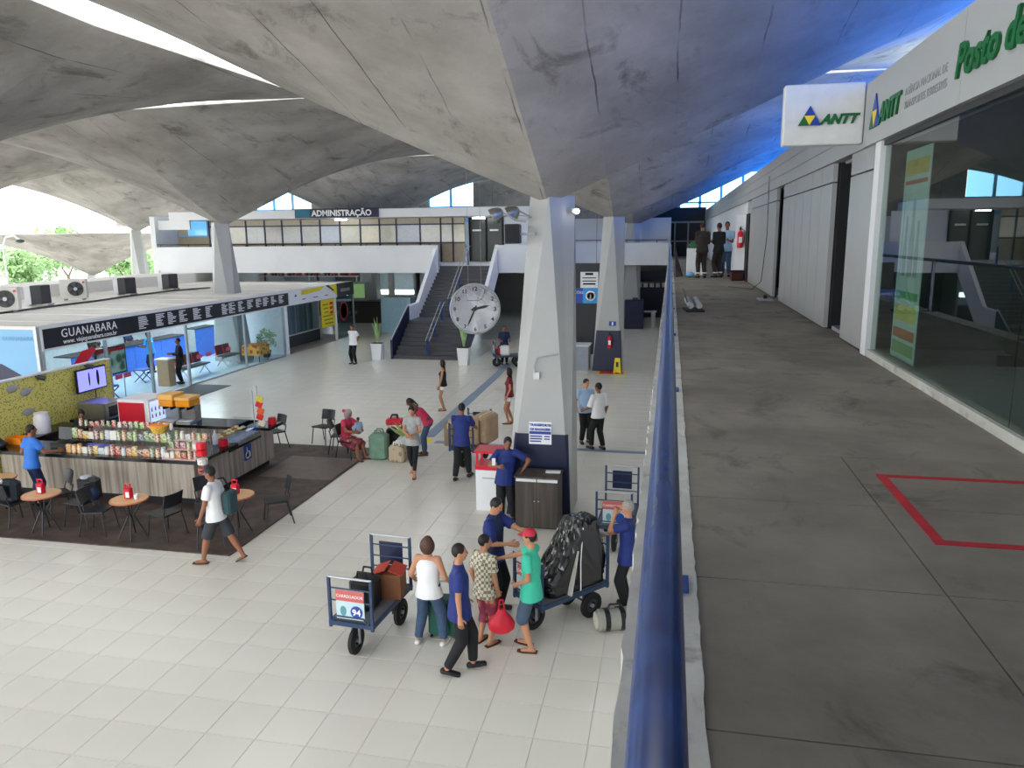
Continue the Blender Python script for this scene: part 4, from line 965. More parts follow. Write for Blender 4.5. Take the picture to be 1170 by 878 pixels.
def snack(x, y, z, row, kind=None, c=None, s=1.0, n=0, sub=''):
    k = rp.randrange(3) if kind is None else kind; c = rp.choice(pal) if c is None else c
    if (k, c) not in pmesh: pmesh[(k, c)] = pk[k].mesh('snack_packet', pattern_mat('pack_print', c, 'd9d3c6', c, scale=13, thr=0.36, rough=0.35), smooth=(k == 1))
    o = obj(('snack_packet', 'sweet_jar', 'snack_bag')[k], pmesh[(k, c)], None, None, (x, y, z), rz=rp.uniform(-0.2, 0.2))
    o.scale = (s*1.15, s*1.1, s*rp.uniform(0.9, 1.3))
    where = {'low': 'on the lowest tier of the counter rack', 'mid': 'on the middle tier of the counter rack', 'top': 'on the top tier of the counter rack', 'side': 'on the %s tray of the corner rack' % sub, 'in': 'among the jars behind the pastry case'}[row]
    tag(o, '%s snack %s, %s from the left' % (CN[c], where, ORD[n]), 'snack', {'low': 'snacks on the lowest tier', 'mid': 'snacks on the middle tier', 'top': 'snacks on the top tier', 'side': 'snacks in the corner rack', 'in': 'jars behind the pastry case'}[row])
for k in range(18): snack(-12.25+k*0.132, 13.2, 1.043, 'low', c=(['d9a23a']*3 + [None]*15)[k], n=k)
for k in range(18): snack(-12.25+k*0.132, 13.42, 1.303, 'mid', n=k)
for k in range(17): snack(-12.2+k*0.135, 13.55, 1.543, 'top', s=0.7, n=k)
cr_ = thing('wire_rack', 'slanted wire rack of snacks at the counter corner', 'display rack', (-9.6, 13.35, 1.03))
for z, y in ((0.02, -0.2), (0.17, -0.02), (0.32, 0.16)):
    obj('tray', MB().bx(-0.36, 0.4, y-0.08, y+0.1, z, z+0.012), mat('tray_pink', 'd8b8b0', 0.5), cr_)
for x in (-0.36, 0.39): obj('side_wire', MB().tube([(x,-0.3,0),(x,0.26,0.45),(x,0.26,0)], 0.008, 5), M['alu'], cr_)
for k in range(6):
    for q, (z, y) in enumerate(((0.032, -0.2), (0.182, -0.02), (0.332, 0.16))): snack(-9.9+k*0.13, 13.35+y, 1.03+z, 'side', s=0.8, n=k, sub=('lower', 'middle', 'upper')[q])
bk = thing('bread_basket', 'yellow wicker basket on the snack rack', 'basket', (-10.25, 13.46, 1.303+0.19))
obj('bowl', MB().lathe([(0.13,0),(0.2,0.16),(0.19,0.16),(0.12,0.02)], 18), pattern_mat('wicker', 'b98a2a', 'e0b84a', None, scale=30, thr=0.4), bk); obj('rim', MB().lathe([(0.19,0.15),(0.21,0.16),(0.2,0.18),(0.185,0.17)], 18), M['orange'], bk)
# lollipop tower at corner
tw = thing('lollipop_stand', 'tall slim stand of red sweets at the counter corner', 'display stand', (-9.0, 13.0, 0.02))
obj('pole', MB().cyl((0,0,0),(0,0,1.4),0.02,8), M['grey'], tw); obj('base', MB().cyl((0,0,0),(0,0,0.03),0.16,16), M['grey'], tw)
for k, (z, c) in enumerate(((0.45, 'a0182c'), (0.62, 'd8c8b8'), (0.8, 'b05a50'), (0.98, 'e0d8cc'), (1.16, 'd81c2c'), (1.3, 'e02438'))):
    obj('sweet_ring', MB().lathe([(0.03,0),(0.1,0.02),(0.1,0.13),(0.03,0.15)], 12, (0,0,z)), mat('tower'+c, c, 0.4, var=0.4, scale=40), tw)
# pastry display case on side counter
pc = thing('pastry_case', 'glass pastry case set into the side counter', 'display case', (-9.62, 15.1, 0.86))
obj('base', MB().bx(-0.36, 0.3, -0.66, 0.66, 0.02, 0.06), M['steel'], pc)
for z in (0.2,): obj('shelf', MB().bx(-0.32, 0.2, -0.62, 0.62, z, z+0.01), M['acrylic'], pc)
obj('glass_front', MB().prism([(0.3,0.06),(0.31,0.06),(0.12,0.44),(0.11,0.44)], (0,-0.64,0), (1,0,0), (0,0,1), (0,1.28,0)), M['acrylic'], pc)
obj('glass_top', MB().bx(-0.34, 0.12, -0.64, 0.64, 0.44, 0.45), M['acrylic'], pc)
for y in (-0.65, 0.64): obj('end_panel', MB().prism([(-0.34,0.06),(0.3,0.06),(0.12,0.44),(-0.34,0.44)], (0,y,0), (1,0,0), (0,0,1), (0,0.01,0)), M['acrylic'], pc)
pmsh = MB().ball((0,0,0.03), (0.055,0.045,0.03), 10, 6).mesh('pastry', mat('pastry', 'c98a45', 0.6, var=0.2), True)
pms2 = MB().ball((0,0,0.03), (0.06,0.05,0.03), 10, 6).mesh('pastry', mat('pastry_pale', 'e6d49a', 0.6, var=0.2), True)
for k in range(8):
    for q in range(3):
        tag(obj('pastry', pmsh if (k+q) % 3 else pms2, None, None, (-9.62-0.22+q*0.17, 15.1-0.54+k*0.15, 0.92)), 'pastry on the lower level of the glass case, %s row, %s from the near end' % (('inner', 'middle', 'outer')[q], ['first','second','third','fourth','fifth','sixth','seventh','eighth'][k]), 'pastry', 'pastries in the case, lower row')
    for q in range(2):
        tag(obj('pastry', pms2 if (k+q) % 3 else pmsh, None, None, (-9.62-0.22+q*0.17, 15.1-0.54+k*0.15, 1.07)), 'pastry on the upper shelf of the glass case, %s row, %s from the near end' % (('inner', 'outer')[q], ['first','second','third','fourth','fifth','sixth','seventh','eighth'][k]), 'pastry', 'pastries in the case, upper shelf')
for k in range(5): snack(-10.05+(k % 2)*0.14, 14.2+0.06*k, 1.03, 'in', kind=1 if k % 2 else 0, n=k)
for x, y, c, lb in ((-9.8, 13.98, 'e8e4dc', 'white squeeze bottle standing left of the other white bottle'), (-9.95, 14.16, 'f0eee8', 'larger white bottle behind the snack corner'), (-9.55, 14.3, 'd8dfe8', 'pale bottle with dark cap near the pastry case')):
    t = thing('squeeze_bottle', lb, 'bottle', (x, y, 1.03))
    obj('body', MB().lathe([(0.055,0),(0.06,0.02),(0.06,0.2),(0.03,0.26)], 14), mat('bot'+c, c, 0.35), t, smooth=True); obj('cap', MB().cyl((0,0,0.26),(0,0,0.33),0.025,10,0.012), M['white2'], t)
for x, y, lb in ((-9.3, 14.22, 'red napkin box nearest the pastry case'), (-9.25, 16.2, 'red round tin at the far corner of the side counter')):
    t = thing('red_tin', lb, 'tin', (x, y, 1.03)); obj('can', MB().lathe([(0.09,0),(0.1,0.02),(0.1,0.13),(0.085,0.16)], 14), M['red'], t); obj('lid', MB().cyl((0,0,0.16),(0,0,0.18),0.085,14), mat('tin_lid', '8c1420', 0.4), t)
st_ = thing('snack_stand', 'upright wire stand with red and yellow packets at the far counter end', 'display stand', (-9.5, 15.95, 1.03))
for x in (-0.07, 0.05): obj('wire', MB().cyl((x,0,0),(x,0,0.95+x),0.012,6), M['grey'], st_)
for k, (dx, z, c) in enumerate(((0.1,0.25,'d42c2c'),(0.13,0.4,'e06030'),(0.1,0.55,'c8242c'),(0.14,0.1,'e8e0d0'),(0.12,0.68,'c8b428'))): obj('packet', MB().box((dx,-0.03,z),(0.16,0.03,0.14),ry=0.4), mat('stp'+c, c, 0.4), st_)
obj('base', MB().bx(-0.15, 0.15, -0.1, 0.1, 0, 0.015), M['grey'], st_)

# chairs and tables
def make_chair(label):
    t = thing('cafe_chair', label, 'chair', (0,0,0), 0, 'black cafe chairs')
    obj('seat', MB().add([(-0.21,-0.2,0.43),(0.21,-0.2,0.43),(0.23,0.22,0.45),(-0.23,0.22,0.45),(-0.21,-0.2,0.46),(0.21,-0.2,0.46),(0.23,0.22,0.48),(-0.23,0.22,0.48)],[(0,3,2,1),(4,5,6,7),(0,1,5,4),(1,2,6,5),(2,3,7,6),(3,0,4,7)]), M['chair'], t)
    vs = []; n = 6
    for k in range(n+1):
        x = -0.21+0.42*k/n; c = 0.04*(1-(2*k/n-1)**2)
        for z, yy in ((0.6,-0.2),(0.86,-0.27)):
            vs += [(x, yy-c, z), (x, yy-c+0.022, z)]
    fs = []
    for k in range(n):
        o = k*4; p = o+4
        fs += [(o,p,p+2,o+2),(o+1,o+3,p+3,p+1),(o+2,p+2,p+3,o+3),(o,o+1,p+1,p)]
    fs += [(0,2,3,1),(n*4,n*4+1,n*4+3,n*4+2)]
    obj('backrest', MB().add(vs, fs), M['chair'], t)
    for s in (-1, 1):
        obj('leg', MB().tube([(s*0.2,0.18,0.44),(s*0.23,0.24,0.0)], 0.013, 8), M['chair'], t)
        obj('leg', MB().tube([(s*0.2,-0.23,0.62),(s*0.2,-0.18,0.44),(s*0.23,-0.27,0.0)], 0.013, 8), M['chair'], t)
    return t
CH = None
def chair(loc, rz, label):
    global CH
    if CH is None:
        CH = make_chair(label); CH.location = loc; CH.rotation_euler = (0,0,rz)
    else: dup(CH, loc, rz, label)
DZ = 0.02
for x, y, rz, lb in ((-12.3, 11.75, -0.3, 'black chair at the left edge with its back to the camera'),
                     (-11.85, 12.35, 2.6, 'black chair on the counter side of the leftmost full table'),
                     (-11.0, 12.0, 1.6, 'black chair with a backpack hung on it between the two left tables'),
                     (-10.35, 11.65, -1.4, 'black chair left of the second table, seen from the back'),
                     (-9.0, 11.75, 1.35, 'black chair right of the second table facing it'),
                     (-8.6, 12.55, -2.2, 'black chair behind the walking man with white shirt'),
                     (-7.95, 11.6, 0.4, 'black chair hidden behind the walking man, near the right table'),
                     (-7.3, 12.75, 2.2, 'black chair on the far side of the right-hand table'),
                     (-10.0, 17.6, 2.6, 'black chair standing at the far end of the side counter'),
                     (-9.0, 18.4, 2.9, 'single black chair beyond the deck facing the camera'),
                     (-8.15, 17.55, -1.35, 'black chair seen from behind beside the seated woman'),
                     (-11.6, 16.95, 0.2, 'black chair peeking above the rear counter')):
    chair((x, y, DZ if y < 18 else 0.0), rz, lb)
def table(loc, label):
    t = thing('cafe_table', label, 'table', loc)
    obj('table_top', MB().lathe([(0.0,0.72),(0.31,0.72),(0.325,0.73),(0.325,0.745),(0.31,0.75),(0.0,0.75)], 28), M['tabletop'], t)
    obj('edge_band', MB().lathe([(0.322,0.722),(0.332,0.725),(0.332,0.745),(0.322,0.748)], 28), mat('edge_red', 'b8694a', 0.4), t)
    obj('hub', MB().cyl((0,0,0.66),(0,0,0.72),0.06,12), M['chair'], t)
    for k in range(4):
        a = k*PI/2+0.5; c, s = math.cos(a), math.sin(a)
        obj('leg', MB().tube([(0.2*c,0.2*s,0.71),(0.05*c,0.05*s,0.42),(0.24*c,0.24*s,0.0)], 0.013, 8), M['chair'], t)
    return t
tb_l = ((-13.06, 12.19, 'round wooden table cut by the left edge of the picture', False), (-11.4, 11.5, 'leftmost full round table with red holder', True), (-9.57, 11.55, 'middle round table with red holder and small cup', True), (-7.75, 12.1, 'right-hand round table behind the walking man', True))
for x, y, lb, h in tb_l:
    table((x, y, DZ), lb)
    if h:
        who = lb.split(' round')[0]
        t = thing('napkin_holder', 'red napkin holder with white card on the %s round table' % who.replace('leftmost full', 'leftmost'), 'napkin holder', (x-0.02, y+0.02, DZ+0.75))
        obj('body', MB().rbox(-0.07, 0.07, -0.05, 0.05, 0, 0.2, 0.015), M['red'], t)
        obj('handle', MB().tube([(-0.05,0,0.19),(-0.05,0,0.27),(0.05,0,0.27),(0.05,0,0.19)], 0.013, 8), M['red'], t)
        obj('card', MB().bx(-0.02, 0.05, -0.056, -0.05, 0.03, 0.13), M['paper'], t)
tag(obj('paper_cup', MB().lathe([(0.0,0),(0.03,0),(0.04,0.09),(0.034,0.09),(0.026,0.01)], 14), M['white'], None, (-9.42, 11.55, DZ+0.75)), 'small white cup beside the red holder on the middle table', 'cup')
bpk = thing('backpack', 'black backpack with grey top hung on the chair', 'backpack', (-10.83, 12.05, 0.47+DZ))
obj('body', MB().rbox(-0.21, 0.21, -0.14, 0.14, 0.0, 0.48, 0.07), M['black'], bpk)
obj('front_pocket', MB().ball((0.12,-0.08,0.17), (0.13,0.1,0.15), 14, 8), mat('pack_blue', '1d2f52', 0.6), bpk, smooth=True)
obj('top_flap', MB().ball((-0.03,-0.02,0.46), (0.12,0.1,0.05), 12, 6), mat('pack_grey', '9aa0a6', 0.6), bpk, smooth=True)
obj('strap', MB().tube([(-0.15,0.1,0.42),(-0.24,0.12,0.25),(-0.18,0.1,0.05)], 0.02, 6), M['black'], bpk)
bpk2 = thing('backpack', 'dark bag with white stripes hung on the leftmost chair', 'backpack', (-12.32, 11.72, 0.47+DZ))
obj('body', MB().rbox(-0.22, 0.22, -0.14, 0.12, 0.0, 0.44, 0.07), mat('bag_dark', '1c222c', 0.7), bpk2)
for k in range(2): obj('stripe', MB().box((-0.12+k*0.07,-0.1,0.4),(0.03,0.05,0.1),rx=0.5), M['white2'], bpk2)

# ================================================================== HALL OBJECTS
# guiding strips in the floor
def strip_between(p, q, w, name, label, m, z=0.004):
    d = (q-p).normalized(); n = Vector((-d.y, d.x, 0))*w/2
    a = [p-n, q-n, q+n, p+n]
    return tag(obj(name, MB().add([(v.x, v.y, -0.01) for v in a]+[(v.x, v.y, z) for v in a], [(4,5,6,7),(0,1,5,4),(1,2,6,5),(2,3,7,6),(3,0,4,7)]), m), label, 'floor strip')
gstrip = mat('guide_strip', '7f8fa2', 0.6, var=0.08, scale=30)
strip_between(gz(497, 505.3), gz(748, 518.5), 0.22, 'guide_strip', 'blue-grey guide strip crossing the floor past the front pillar', gstrip)
strip_between(gz(489, 500), gz(585, 413), 0.32, 'guide_strip', 'blue-grey guide strip running diagonally towards the stairs', gstrip)
strip_between(gz(483, 503.5), gz(494, 504), 0.4, 'guide_tile', 'yellow warning tile where the guide strips meet', M['yellow'], 0.006)

# clock
ck = thing('wall_clock', 'large round white clock hanging beside the front pillar', 'clock', (-3.58, 13.9, 4.08), 0.2)
obj('case', MB().lathe([(0.0,-0.06),(0.46,-0.06),(0.48,-0.04),(0.48,0.05),(0.455,0.06),(0.45,0.05)], 48).xf(Matrix.Rotation(PI/2,4,'X')), mat('clock_rim', '8f8f92', 0.4), ck, smooth=True)
obj('dial', MB().lathe([(0.0,0.05),(0.452,0.05)], 48).xf(Matrix.Rotation(PI/2,4,'X')), mat('dial_white', 'f6f7fa', 0.9, var=0.005, spec=0.05), ck)
cnum = mat('clock_digit', '23304f', 0.5)
for k in range(1, 13):
    a = k*PI/6; x, z = 0.38*math.sin(a), 0.38*math.cos(a)
    obj('numeral', text_mesh(str(k), 0.105, (x, -0.053, z-0.037), (1,0,0), (0,0,1), cnum, 0.001, align='CENTER', bold=0.003), None, ck)
obj('maker_print', MB().bx(-0.16, 0.1, -0.053, -0.052, 0.15, 0.17).bx(0.1, 0.15, -0.053, -0.052, 0.17, 0.2), M['grey'], ck)
def hand(ang, l, w, y):
    dx, dz = math.sin(ang), math.cos(ang); nx, nz = dz, -dx
    P = [(-0.07*dx+nx*w, -0.07*dz+nz*w), (l*0.7*dx+nx*w*1.3, l*0.7*dz+nz*w*1.3), (l*dx, l*dz), (l*0.7*dx-nx*w*1.3, l*0.7*dz-nz*w*1.3), (-0.07*dx-nx*w, -0.07*dz-nz*w)]
    return MB().prism(P, (0, y, 0), (1,0,0), (0,0,1), (0,-0.006,0))
obj('hour_hand', hand(math.radians(77), 0.28, 0.02, -0.056), M['black'], ck); obj('minute_hand', hand(math.radians(204), 0.37, 0.013, -0.064), M['black'], ck)
obj('hub', MB().cyl((0,-0.05,0),(0,-0.075,0),0.04,14), M['black'], ck)
for x in (-0.12, 0.12): obj('hanger_rod', MB().cyl((x, 0.02, 0.45), (x, 0.02, 2.5), 0.003, 5), M['grey'], ck)
# loudspeaker and floodlights on the pillar
lsk = thing('loudspeaker', 'black loudspeaker box high on the front pillar', 'loudspeaker', (-2.9, 14.2, 5.28))
obj('cabinet', MB().rbox(-0.14, 0.14, -0.13, 0.13, 0, 0.36, 0.015), M['black'], lsk); obj('bracket', MB().bx(0.12, 0.42, -0.02, 0.02, 0.15, 0.2), M['grey'], lsk)
obj('grille', MB().bx(-0.12, 0.12, -0.137, -0.13, 0.02, 0.34), M['dark'], lsk)
for x, y, z, lb in ((-3.25, 14.15, 5.78, 'nearer silver floodlight beside the pillar top'), (-3.0, 14.45, 5.82, 'farther silver floodlight beside the pillar top')):
    t = thing('floodlight', lb, 'lamp', (x, y, z))
    obj('reflector', MB().lathe([(0.03,0.2),(0.09,0.16),(0.15,0.06),(0.16,0.0),(0.145,0.0),(0.08,0.14)], 22).xf(Matrix.Rotation(0.9,4,'Y')), M['steel'], t, smooth=True)
    obj('lens', MB().lathe([(0.0,-0.03),(0.1,-0.02),(0.15,0.005)], 20).xf(Matrix.Rotation(0.9,4,'Y')), mat('lens_grey', 'cdd2d6', 0.15), t, smooth=True)
    obj('arm', MB().tube([(0.15,0,0.08),(0.45,0.02,-0.08),(0.6,0.05,-0.1)], 0.018, 6), M['grey'], t)
pc2 = thing('ceiling_spot', 'tiny white spotlight at the right top corner of the front pillar', 'lamp', (-1.72, 14.4, 5.86))
obj('head', MB().ball((0,-0.05,0), 0.05, 12, 8), mat('spot_glow', 'ffffff', 0.4, emit='ffffff', strength=6), pc2); obj('mount', MB().bx(-0.1, 0.02, -0.04, 0.08, -0.03, 0.05), M['grey'], pc2)
pbk = thing('pipe_bracket', 'thin metal pipe and bracket on the face of the front pillar', 'bracket', (-2.42, 14.02, 3.0))
obj('pipe', MB().tube([(-0.02, 0, -0.2), (-0.04, -0.06, 0.0), (0.02, -0.08, 0.16), (0.2, -0.1, 0.2), (0.42, -0.1, 0.24)], 0.014, 6), M['grey'], pbk)
obj('plate', MB().bx(-0.07, 0.05, -0.03, 0.08, -0.26, -0.12), M['panel'], pbk)
# poster on the pillar
tp = thing('notice_poster', 'white and blue baggage transport notice taped on the front pillar', 'notice', (-2.58, 14.015, 1.46))
obj('sheet', MB().prism([(0,0),(0.44,0),(0.44,0.44),(0,0.44)], (0,0,0), (1,0,0), Vector((0,0.02,1)).normalized(), (0,-0.008,0)), M['paper'], tp)
TU = Vector((0,0.02,1)).normalized()
obj('lettering', text_mesh('TRANSPORTE', 0.068, (0.22, -0.012, 0.36), (1,0,0), TU, M['logo_blue'], 0.001, 'CENTER', bold=0.003), None, tp)
obj('lettering', text_mesh('DE BAGAGEM', 0.064, (0.22, -0.014, 0.275), (1,0,0), TU, M['logo_blue'], 0.001, 'CENTER', bold=0.003), None, tp)
obj('blue_bar', MB().bx(0.01, 0.43, -0.01, -0.003, 0.2, 0.255), M['logo_blue'], tp)
for k, (w, x) in enumerate(((0.24, 0.02), (0.24, 0.02), (0.22, 0.02))): obj('print_line', MB().bx(x, x+w, -0.012, -0.008, 0.145-k*0.05, 0.17-k*0.05), M['logo_blue'], tp)
for k in range(2): obj('print_line', MB().bx(0.3, 0.41, -0.012, -0.008, 0.145-k*0.05, 0.17-k*0.05), M['logo_blue'], tp)
# cabinet
cb = thing('wooden_cabinet', 'dark brown two-door cabinet in front of the pillar', 'cabinet', (-2.31, 13.55, 0))
obj('body', MB().bx(-0.41, 0.41, -0.24, 0.27, 0.03, 1.0), M['darkwood'], cb); obj('top', MB().bx(-0.43, 0.43, -0.28, 0.28, 1.0, 1.03), M['darkwood'], cb); obj('plinth', MB().bx(-0.4, 0.4, -0.2, 0.25, 0, 0.03), M['dark'], cb)
for s in (-1, 1):
    d = obj('door', MB().bx(min(0.004*s, 0.4*s), max(0.004*s, 0.4*s), -0.262, -0.24, 0.05, 0.93), M['darkwood'], cb)
    obj('knob', MB().ball((0.04*s, -0.275, 0.56), 0.014, 8, 6), M['alu'], d)
    obj('top_edge', MB().bx(min(0.01*s, 0.39*s), max(0.01*s, 0.39*s), -0.264, -0.24, 0.93, 0.985), M['white2'], d)
tag(obj('paper_stack', MB().rbox(-0.14, 0.14, -0.07, 0.07, 0, 0.02, 0.004), M['paper'], None, (-2.05, 13.62, 1.03), rz=0.06), 'white paper pad lying on the brown cabinet', 'papers')
# red and white collection box
rb = thing('donation_box', 'white pedestal box with open red frame left of the attendant', 'box', (-3.42, 14.3, 0))
obj('pedestal', MB().rbox(-0.26, 0.26, -0.22, 0.22, 0.0, 0.86, 0.012), M['white'], rb)
obj('tray', MB().bx(-0.27, 0.27, -0.23, 0.23, 0.86, 0.95), M['red'], rb)
for x in (-0.25, 0.21):
    for y in (-0.21, 0.17): obj('post', MB().bx(x, x+0.04, y, y+0.04, 0.95, 1.2), M['red'], rb)
obj('lid', MB().bx(-0.28, 0.28, -0.24, 0.24, 1.2, 1.25), M['red'], rb); obj('print_line', MB().bx(-0.12, 0.16, -0.224, -0.22, 0.68, 0.7), M['grey'], rb)

# ---- luggage carts
deckm = mat('cart_deck', '6d6f70', 0.7, var=0.15, scale=5); frm = mat('cart_frame', '2b3e5c', 0.45, var=0.15, scale=8)
def wheel_mb(c, r, w):
    return MB().lathe([(r*0.55,-w/2),(r*0.9,-w/2),(r,-w*0.3),(r,w*0.3),(r*0.9,w/2),(r*0.55,w/2),(r*0.55,-w/2)], 24).xf(Matrix.Translation(c) @ Matrix.Rotation(PI/2,4,'Y'))
def cart(loc, rz, label, number=None, sign=True, panel=True):
    t = thing('luggage_cart', label, 'luggage cart', loc, rz, 'luggage carts')
    obj('deck', MB().bx(-0.3, 0.3, 0.02, 1.25, 0.45, 0.48), deckm, t)
    obj('deck_frame', MB().bx(-0.32, -0.29, 0, 1.27, 0.43, 0.49).bx(0.29, 0.32, 0, 1.27, 0.43, 0.49).bx(-0.29, 0.29, 0, 0.03, 0.43, 0.49).bx(-0.29, 0.29, 1.24, 1.27, 0.43, 0.49), frm, t)
    for y, top, zs in ((0.02, 1.1, (0.95, 0.78)), (1.25, 1.2, (1.05, 0.88, 0.72))):
        for x in (-0.3, 0.3): obj('frame_post', MB().bx(x-0.018, x+0.018, y-0.018, y+0.018, 0.4, top), frm, t)
        obj('push_bar', MB().cyl((-0.31, y, top), (0.31, y, top), 0.016, 10), M['alu'], t, smooth=True)
        for z in zs: obj('cross_bar', MB().cyl((-0.3, y, z), (0.3, y, z), 0.011, 8), frm, t)
    if panel: obj('back_panel', MB().bx(-0.18, 0.18, 1.255, 1.27, 0.76, 1.1), M['navy'], t)
    if sign:
        sp = obj('number_plate', MB().bx(-0.19, 0.21, -0.012, -0.002, 0.55, 0.95), mat('plate_pale', 'b8cdd2', 0.5), t)
        obj('red_band', MB().bx(-0.19, 0.21, -0.016, -0.012, 0.8, 0.95), mat('plate_red', 'c0625e', 0.5), sp)
        obj('lettering', text_mesh('CARREGADOR', 0.058, (0.01, -0.018, 0.85), (1,0,0), (0,0,1), M['paper'], 0.001, 'CENTER'), None, sp)
        obj('blue_disc', MB().lathe([(0.0,0.0),(0.085,0.0),(0.085,0.004),(0.0,0.004)], 24).xf(Matrix.Translation((0.1,-0.012,0.66)) @ Matrix.Rotation(PI/2,4,'X')), M['logo_blue'], sp)
        obj('emblem', MB().ball((-0.09,-0.013,0.66), (0.045,0.004,0.07), 12, 8), mat('emblem_teal', '5a8f9a', 0.5), sp)
        if number: obj('lettering', text_mesh(number, 0.12, (0.1, -0.018, 0.617), (1,0,0), (0,0,1), M['paper'], 0.001, 'CENTER', bold=0.003), None, sp)
    obj('front_loop', MB().tube([(-0.26,-0.01,0.49),(-0.22,-0.02,0.58),(0.2,-0.02,0.58),(0.26,-0.01,0.49)], 0.012, 8), frm, t)
    for c, r, w in (((0, 0.12, 0.19), 0.19, 0.07), ((-0.25, 0.98, 0.19), 0.19, 0.07), ((0.25, 0.98, 0.19), 0.19, 0.07)):
        wl = obj('wheel', wheel_mb(c, r, w), M['tyre'], t, smooth=True)
        obj('wheel_rim', wheel_mb(c, r*0.56, w*0.7), M['darkgrey'], wl); obj('hub', MB().cyl((c[0]-w*0.6, c[1], c[2]), (c[0]+w*0.6, c[1], c[2]), 0.03, 10), M['alu'], wl)
    for x in (-0.055, 0.055): obj('fork', MB().bx(x-0.008, x+0.008, 0.1, 0.14, 0.15, 0.44), M['grey'], t)
    obj('axle', MB().cyl((-0.25,0.98,0.19),(0.25,0.98,0.19),0.015,8).bx(-0.17,-0.15,0.9,1.06,0.18,0.43).bx(0.15,0.17,0.9,1.06,0.18,0.43), M['darkgrey'], t)
    return t
cart((-3.93, 8.48, 0), -0.08, 'blue luggage cart with plate number 94 and a black bag aboard', '94')
cart((-1.8, 9.56, 0), -0.71, 'luggage cart carrying the black plastic-wrapped bundle')
cart((-0.82, 12.45, 0), -0.05, 'empty luggage cart behind the grey-haired porter')
cart((-4.72, 16.75, 0), -0.12, 'luggage cart loaded with cartons being pushed by a porter', sign=False)
cart((-7.2, 31.0, 0), -1.2, 'far luggage cart standing under the clock near the stairs')
def bag_box(name, label, cat, loc, d, m, rz=0, handle=None, strap=True):
    t = thing(name, label, cat, loc, rz)
    obj('body', MB().rbox(-d[0]/2, d[0]/2, -d[1]/2, d[1]/2, 0, d[2], min(d)*0.16), m, t)
    h = handle or M['black']
    if strap:
        for s in (-1, 1): obj('handle', MB().tube([(-d[0]*0.22, s*d[1]*0.22, d[2]*0.98),(-d[0]*0.16, s*d[1]*0.25, d[2]+0.09),(d[0]*0.16, s*d[1]*0.25, d[2]+0.09),(d[0]*0.22, s*d[1]*0.22, d[2]*0.98)], 0.014, 6), h, t)
    return t
b94 = bag_box('travel_bag', 'black travel bag on cart 94', 'bag', (-3.92, 8.98, 0.48), (0.36, 0.34, 0.44), M['black'], -0.1)
obj('strap', MB().bx(-0.19, 0.19, -0.185, -0.17, 0.1, 0.14), M['darkgrey'], b94)
bx94 = thing('carton', 'brown carton with red flaps behind the black bag on cart 94', 'box', (-3.72, 9.38, 0.48), 0.1)
obj('box', MB().bx(-0.19, 0.19, -0.17, 0.17, 0, 0.36), mat('carton_brown', '8a5a3c', 0.7), bx94)
for s in (-1, 1): obj('flap', MB().box((s*0.12, 0, 0.39), (0.2, 0.34, 0.012), ry=s*0.35), mat('flap_red', 'b8432f', 0.6), bx94)
# plastic-wrapped bundle: a leaning crumpled box
wb = MB(); rw = random.Random(9); n = 14
prof = [(-0.62,0),(0.42,0),(0.5,0.35),(0.3,0.95),(-0.05,0.98),(-0.3,0.6),(-0.66,0.22)]
def ring_pt(t):
    k = t*len(prof); i = int(k) % len(prof); f = k-int(k); a = prof[i]; c = prof[(i+1) % len(prof)]
    return a[0]+(c[0]-a[0])*f, a[1]+(c[1]-a[1])*f
NU, NV = 56, 16
for j in range(NV+1):
    v = j/NV; xx = -0.24+0.48*v; sh = 1-0.16*abs(2*v-1)**4
    for i in range(NU):
        y, z = ring_pt(i/NU); jx = rw.uniform(-0.009, 0.009)
        wb.v.append((xx+rw.uniform(-0.01,0.01), y*sh+jx, max(0.0, 0.03+z*sh+rw.uniform(-0.009,0.009)) if z > 0.05 else 0.0))
for j in range(NV):
    for i in range(NU): wb.f.append((j*NU+i, j*NU+(i+1)%NU, (j+1)*NU+(i+1)%NU, (j+1)*NU+i))
wb.f.append(tuple(range(NU))); wb.f.append(tuple(range(NV*NU, (NV+1)*NU)))
wt = thing('wrapped_bundle', 'tall bundle wrapped in shiny black plastic on the cart', 'bundle', (-1.24, 10.2, 0.49), -0.71)
obj('wrapping', wb, mat('black_film', '17191b', 0.16, var=0.2, spec=0.8), wt)
obj('cord', MB().tube([(0.27,-0.1,0.0),(0.265,-0.1,0.45),(0.22,-0.02,0.9)], 0.009, 6), M['white'], wt)
# board leaning on cart 2
tag(obj('carton_sheet', MB().prism([(-0.28,0.0),(0.28,0),(0.22,0.62),(-0.2,0.62)], (0,0,0), (1,0,0), Vector((0,0.3,1)).normalized(), (0,0.02,0)), mat('sheet_pale', 'c9c3bb', 0.7), None, (-1.42, 9.92, 0.49), rz=-0.71), 'pale cardboard sheet standing on the cart before the black bundle', 'cardboard')
# cartons on cart 4
for x, y, z, d, rz, lb in ((-4.78, 17.4, 0.48, (0.75, 0.5, 0.62), 0.05, 'large brown carton on the pushed cart'), (-4.3, 17.55, 0.48, (0.42, 0.6, 0.7), -0.25, 'rolled brown sack-like carton at the right of the pushed cart'), (-5.1, 17.15, 0.48, (0.22, 0.4, 0.55), 0.1, 'narrow dark carton at the left of the pushed cart')):
    t = thing('carton', lb, 'box', (x, y, z), rz)
    obj('box', MB().rbox(-d[0]/2, d[0]/2, -d[1]/2, d[1]/2, 0, d[2], 0.05 if 'sack' in lb else 0.015), mat('carton_tan' if 'dark' not in lb else 'carton_dk', 'b49a7c' if 'dark' not in lb else '8b7a62', 0.7, var=0.1), t)
    obj('tape', MB().bx(-0.03, 0.03, -d[1]/2-0.003, d[1]/2+0.003, d[2]-0.12, d[2]+0.002), mat('tape', 'c8b490', 0.4), t)
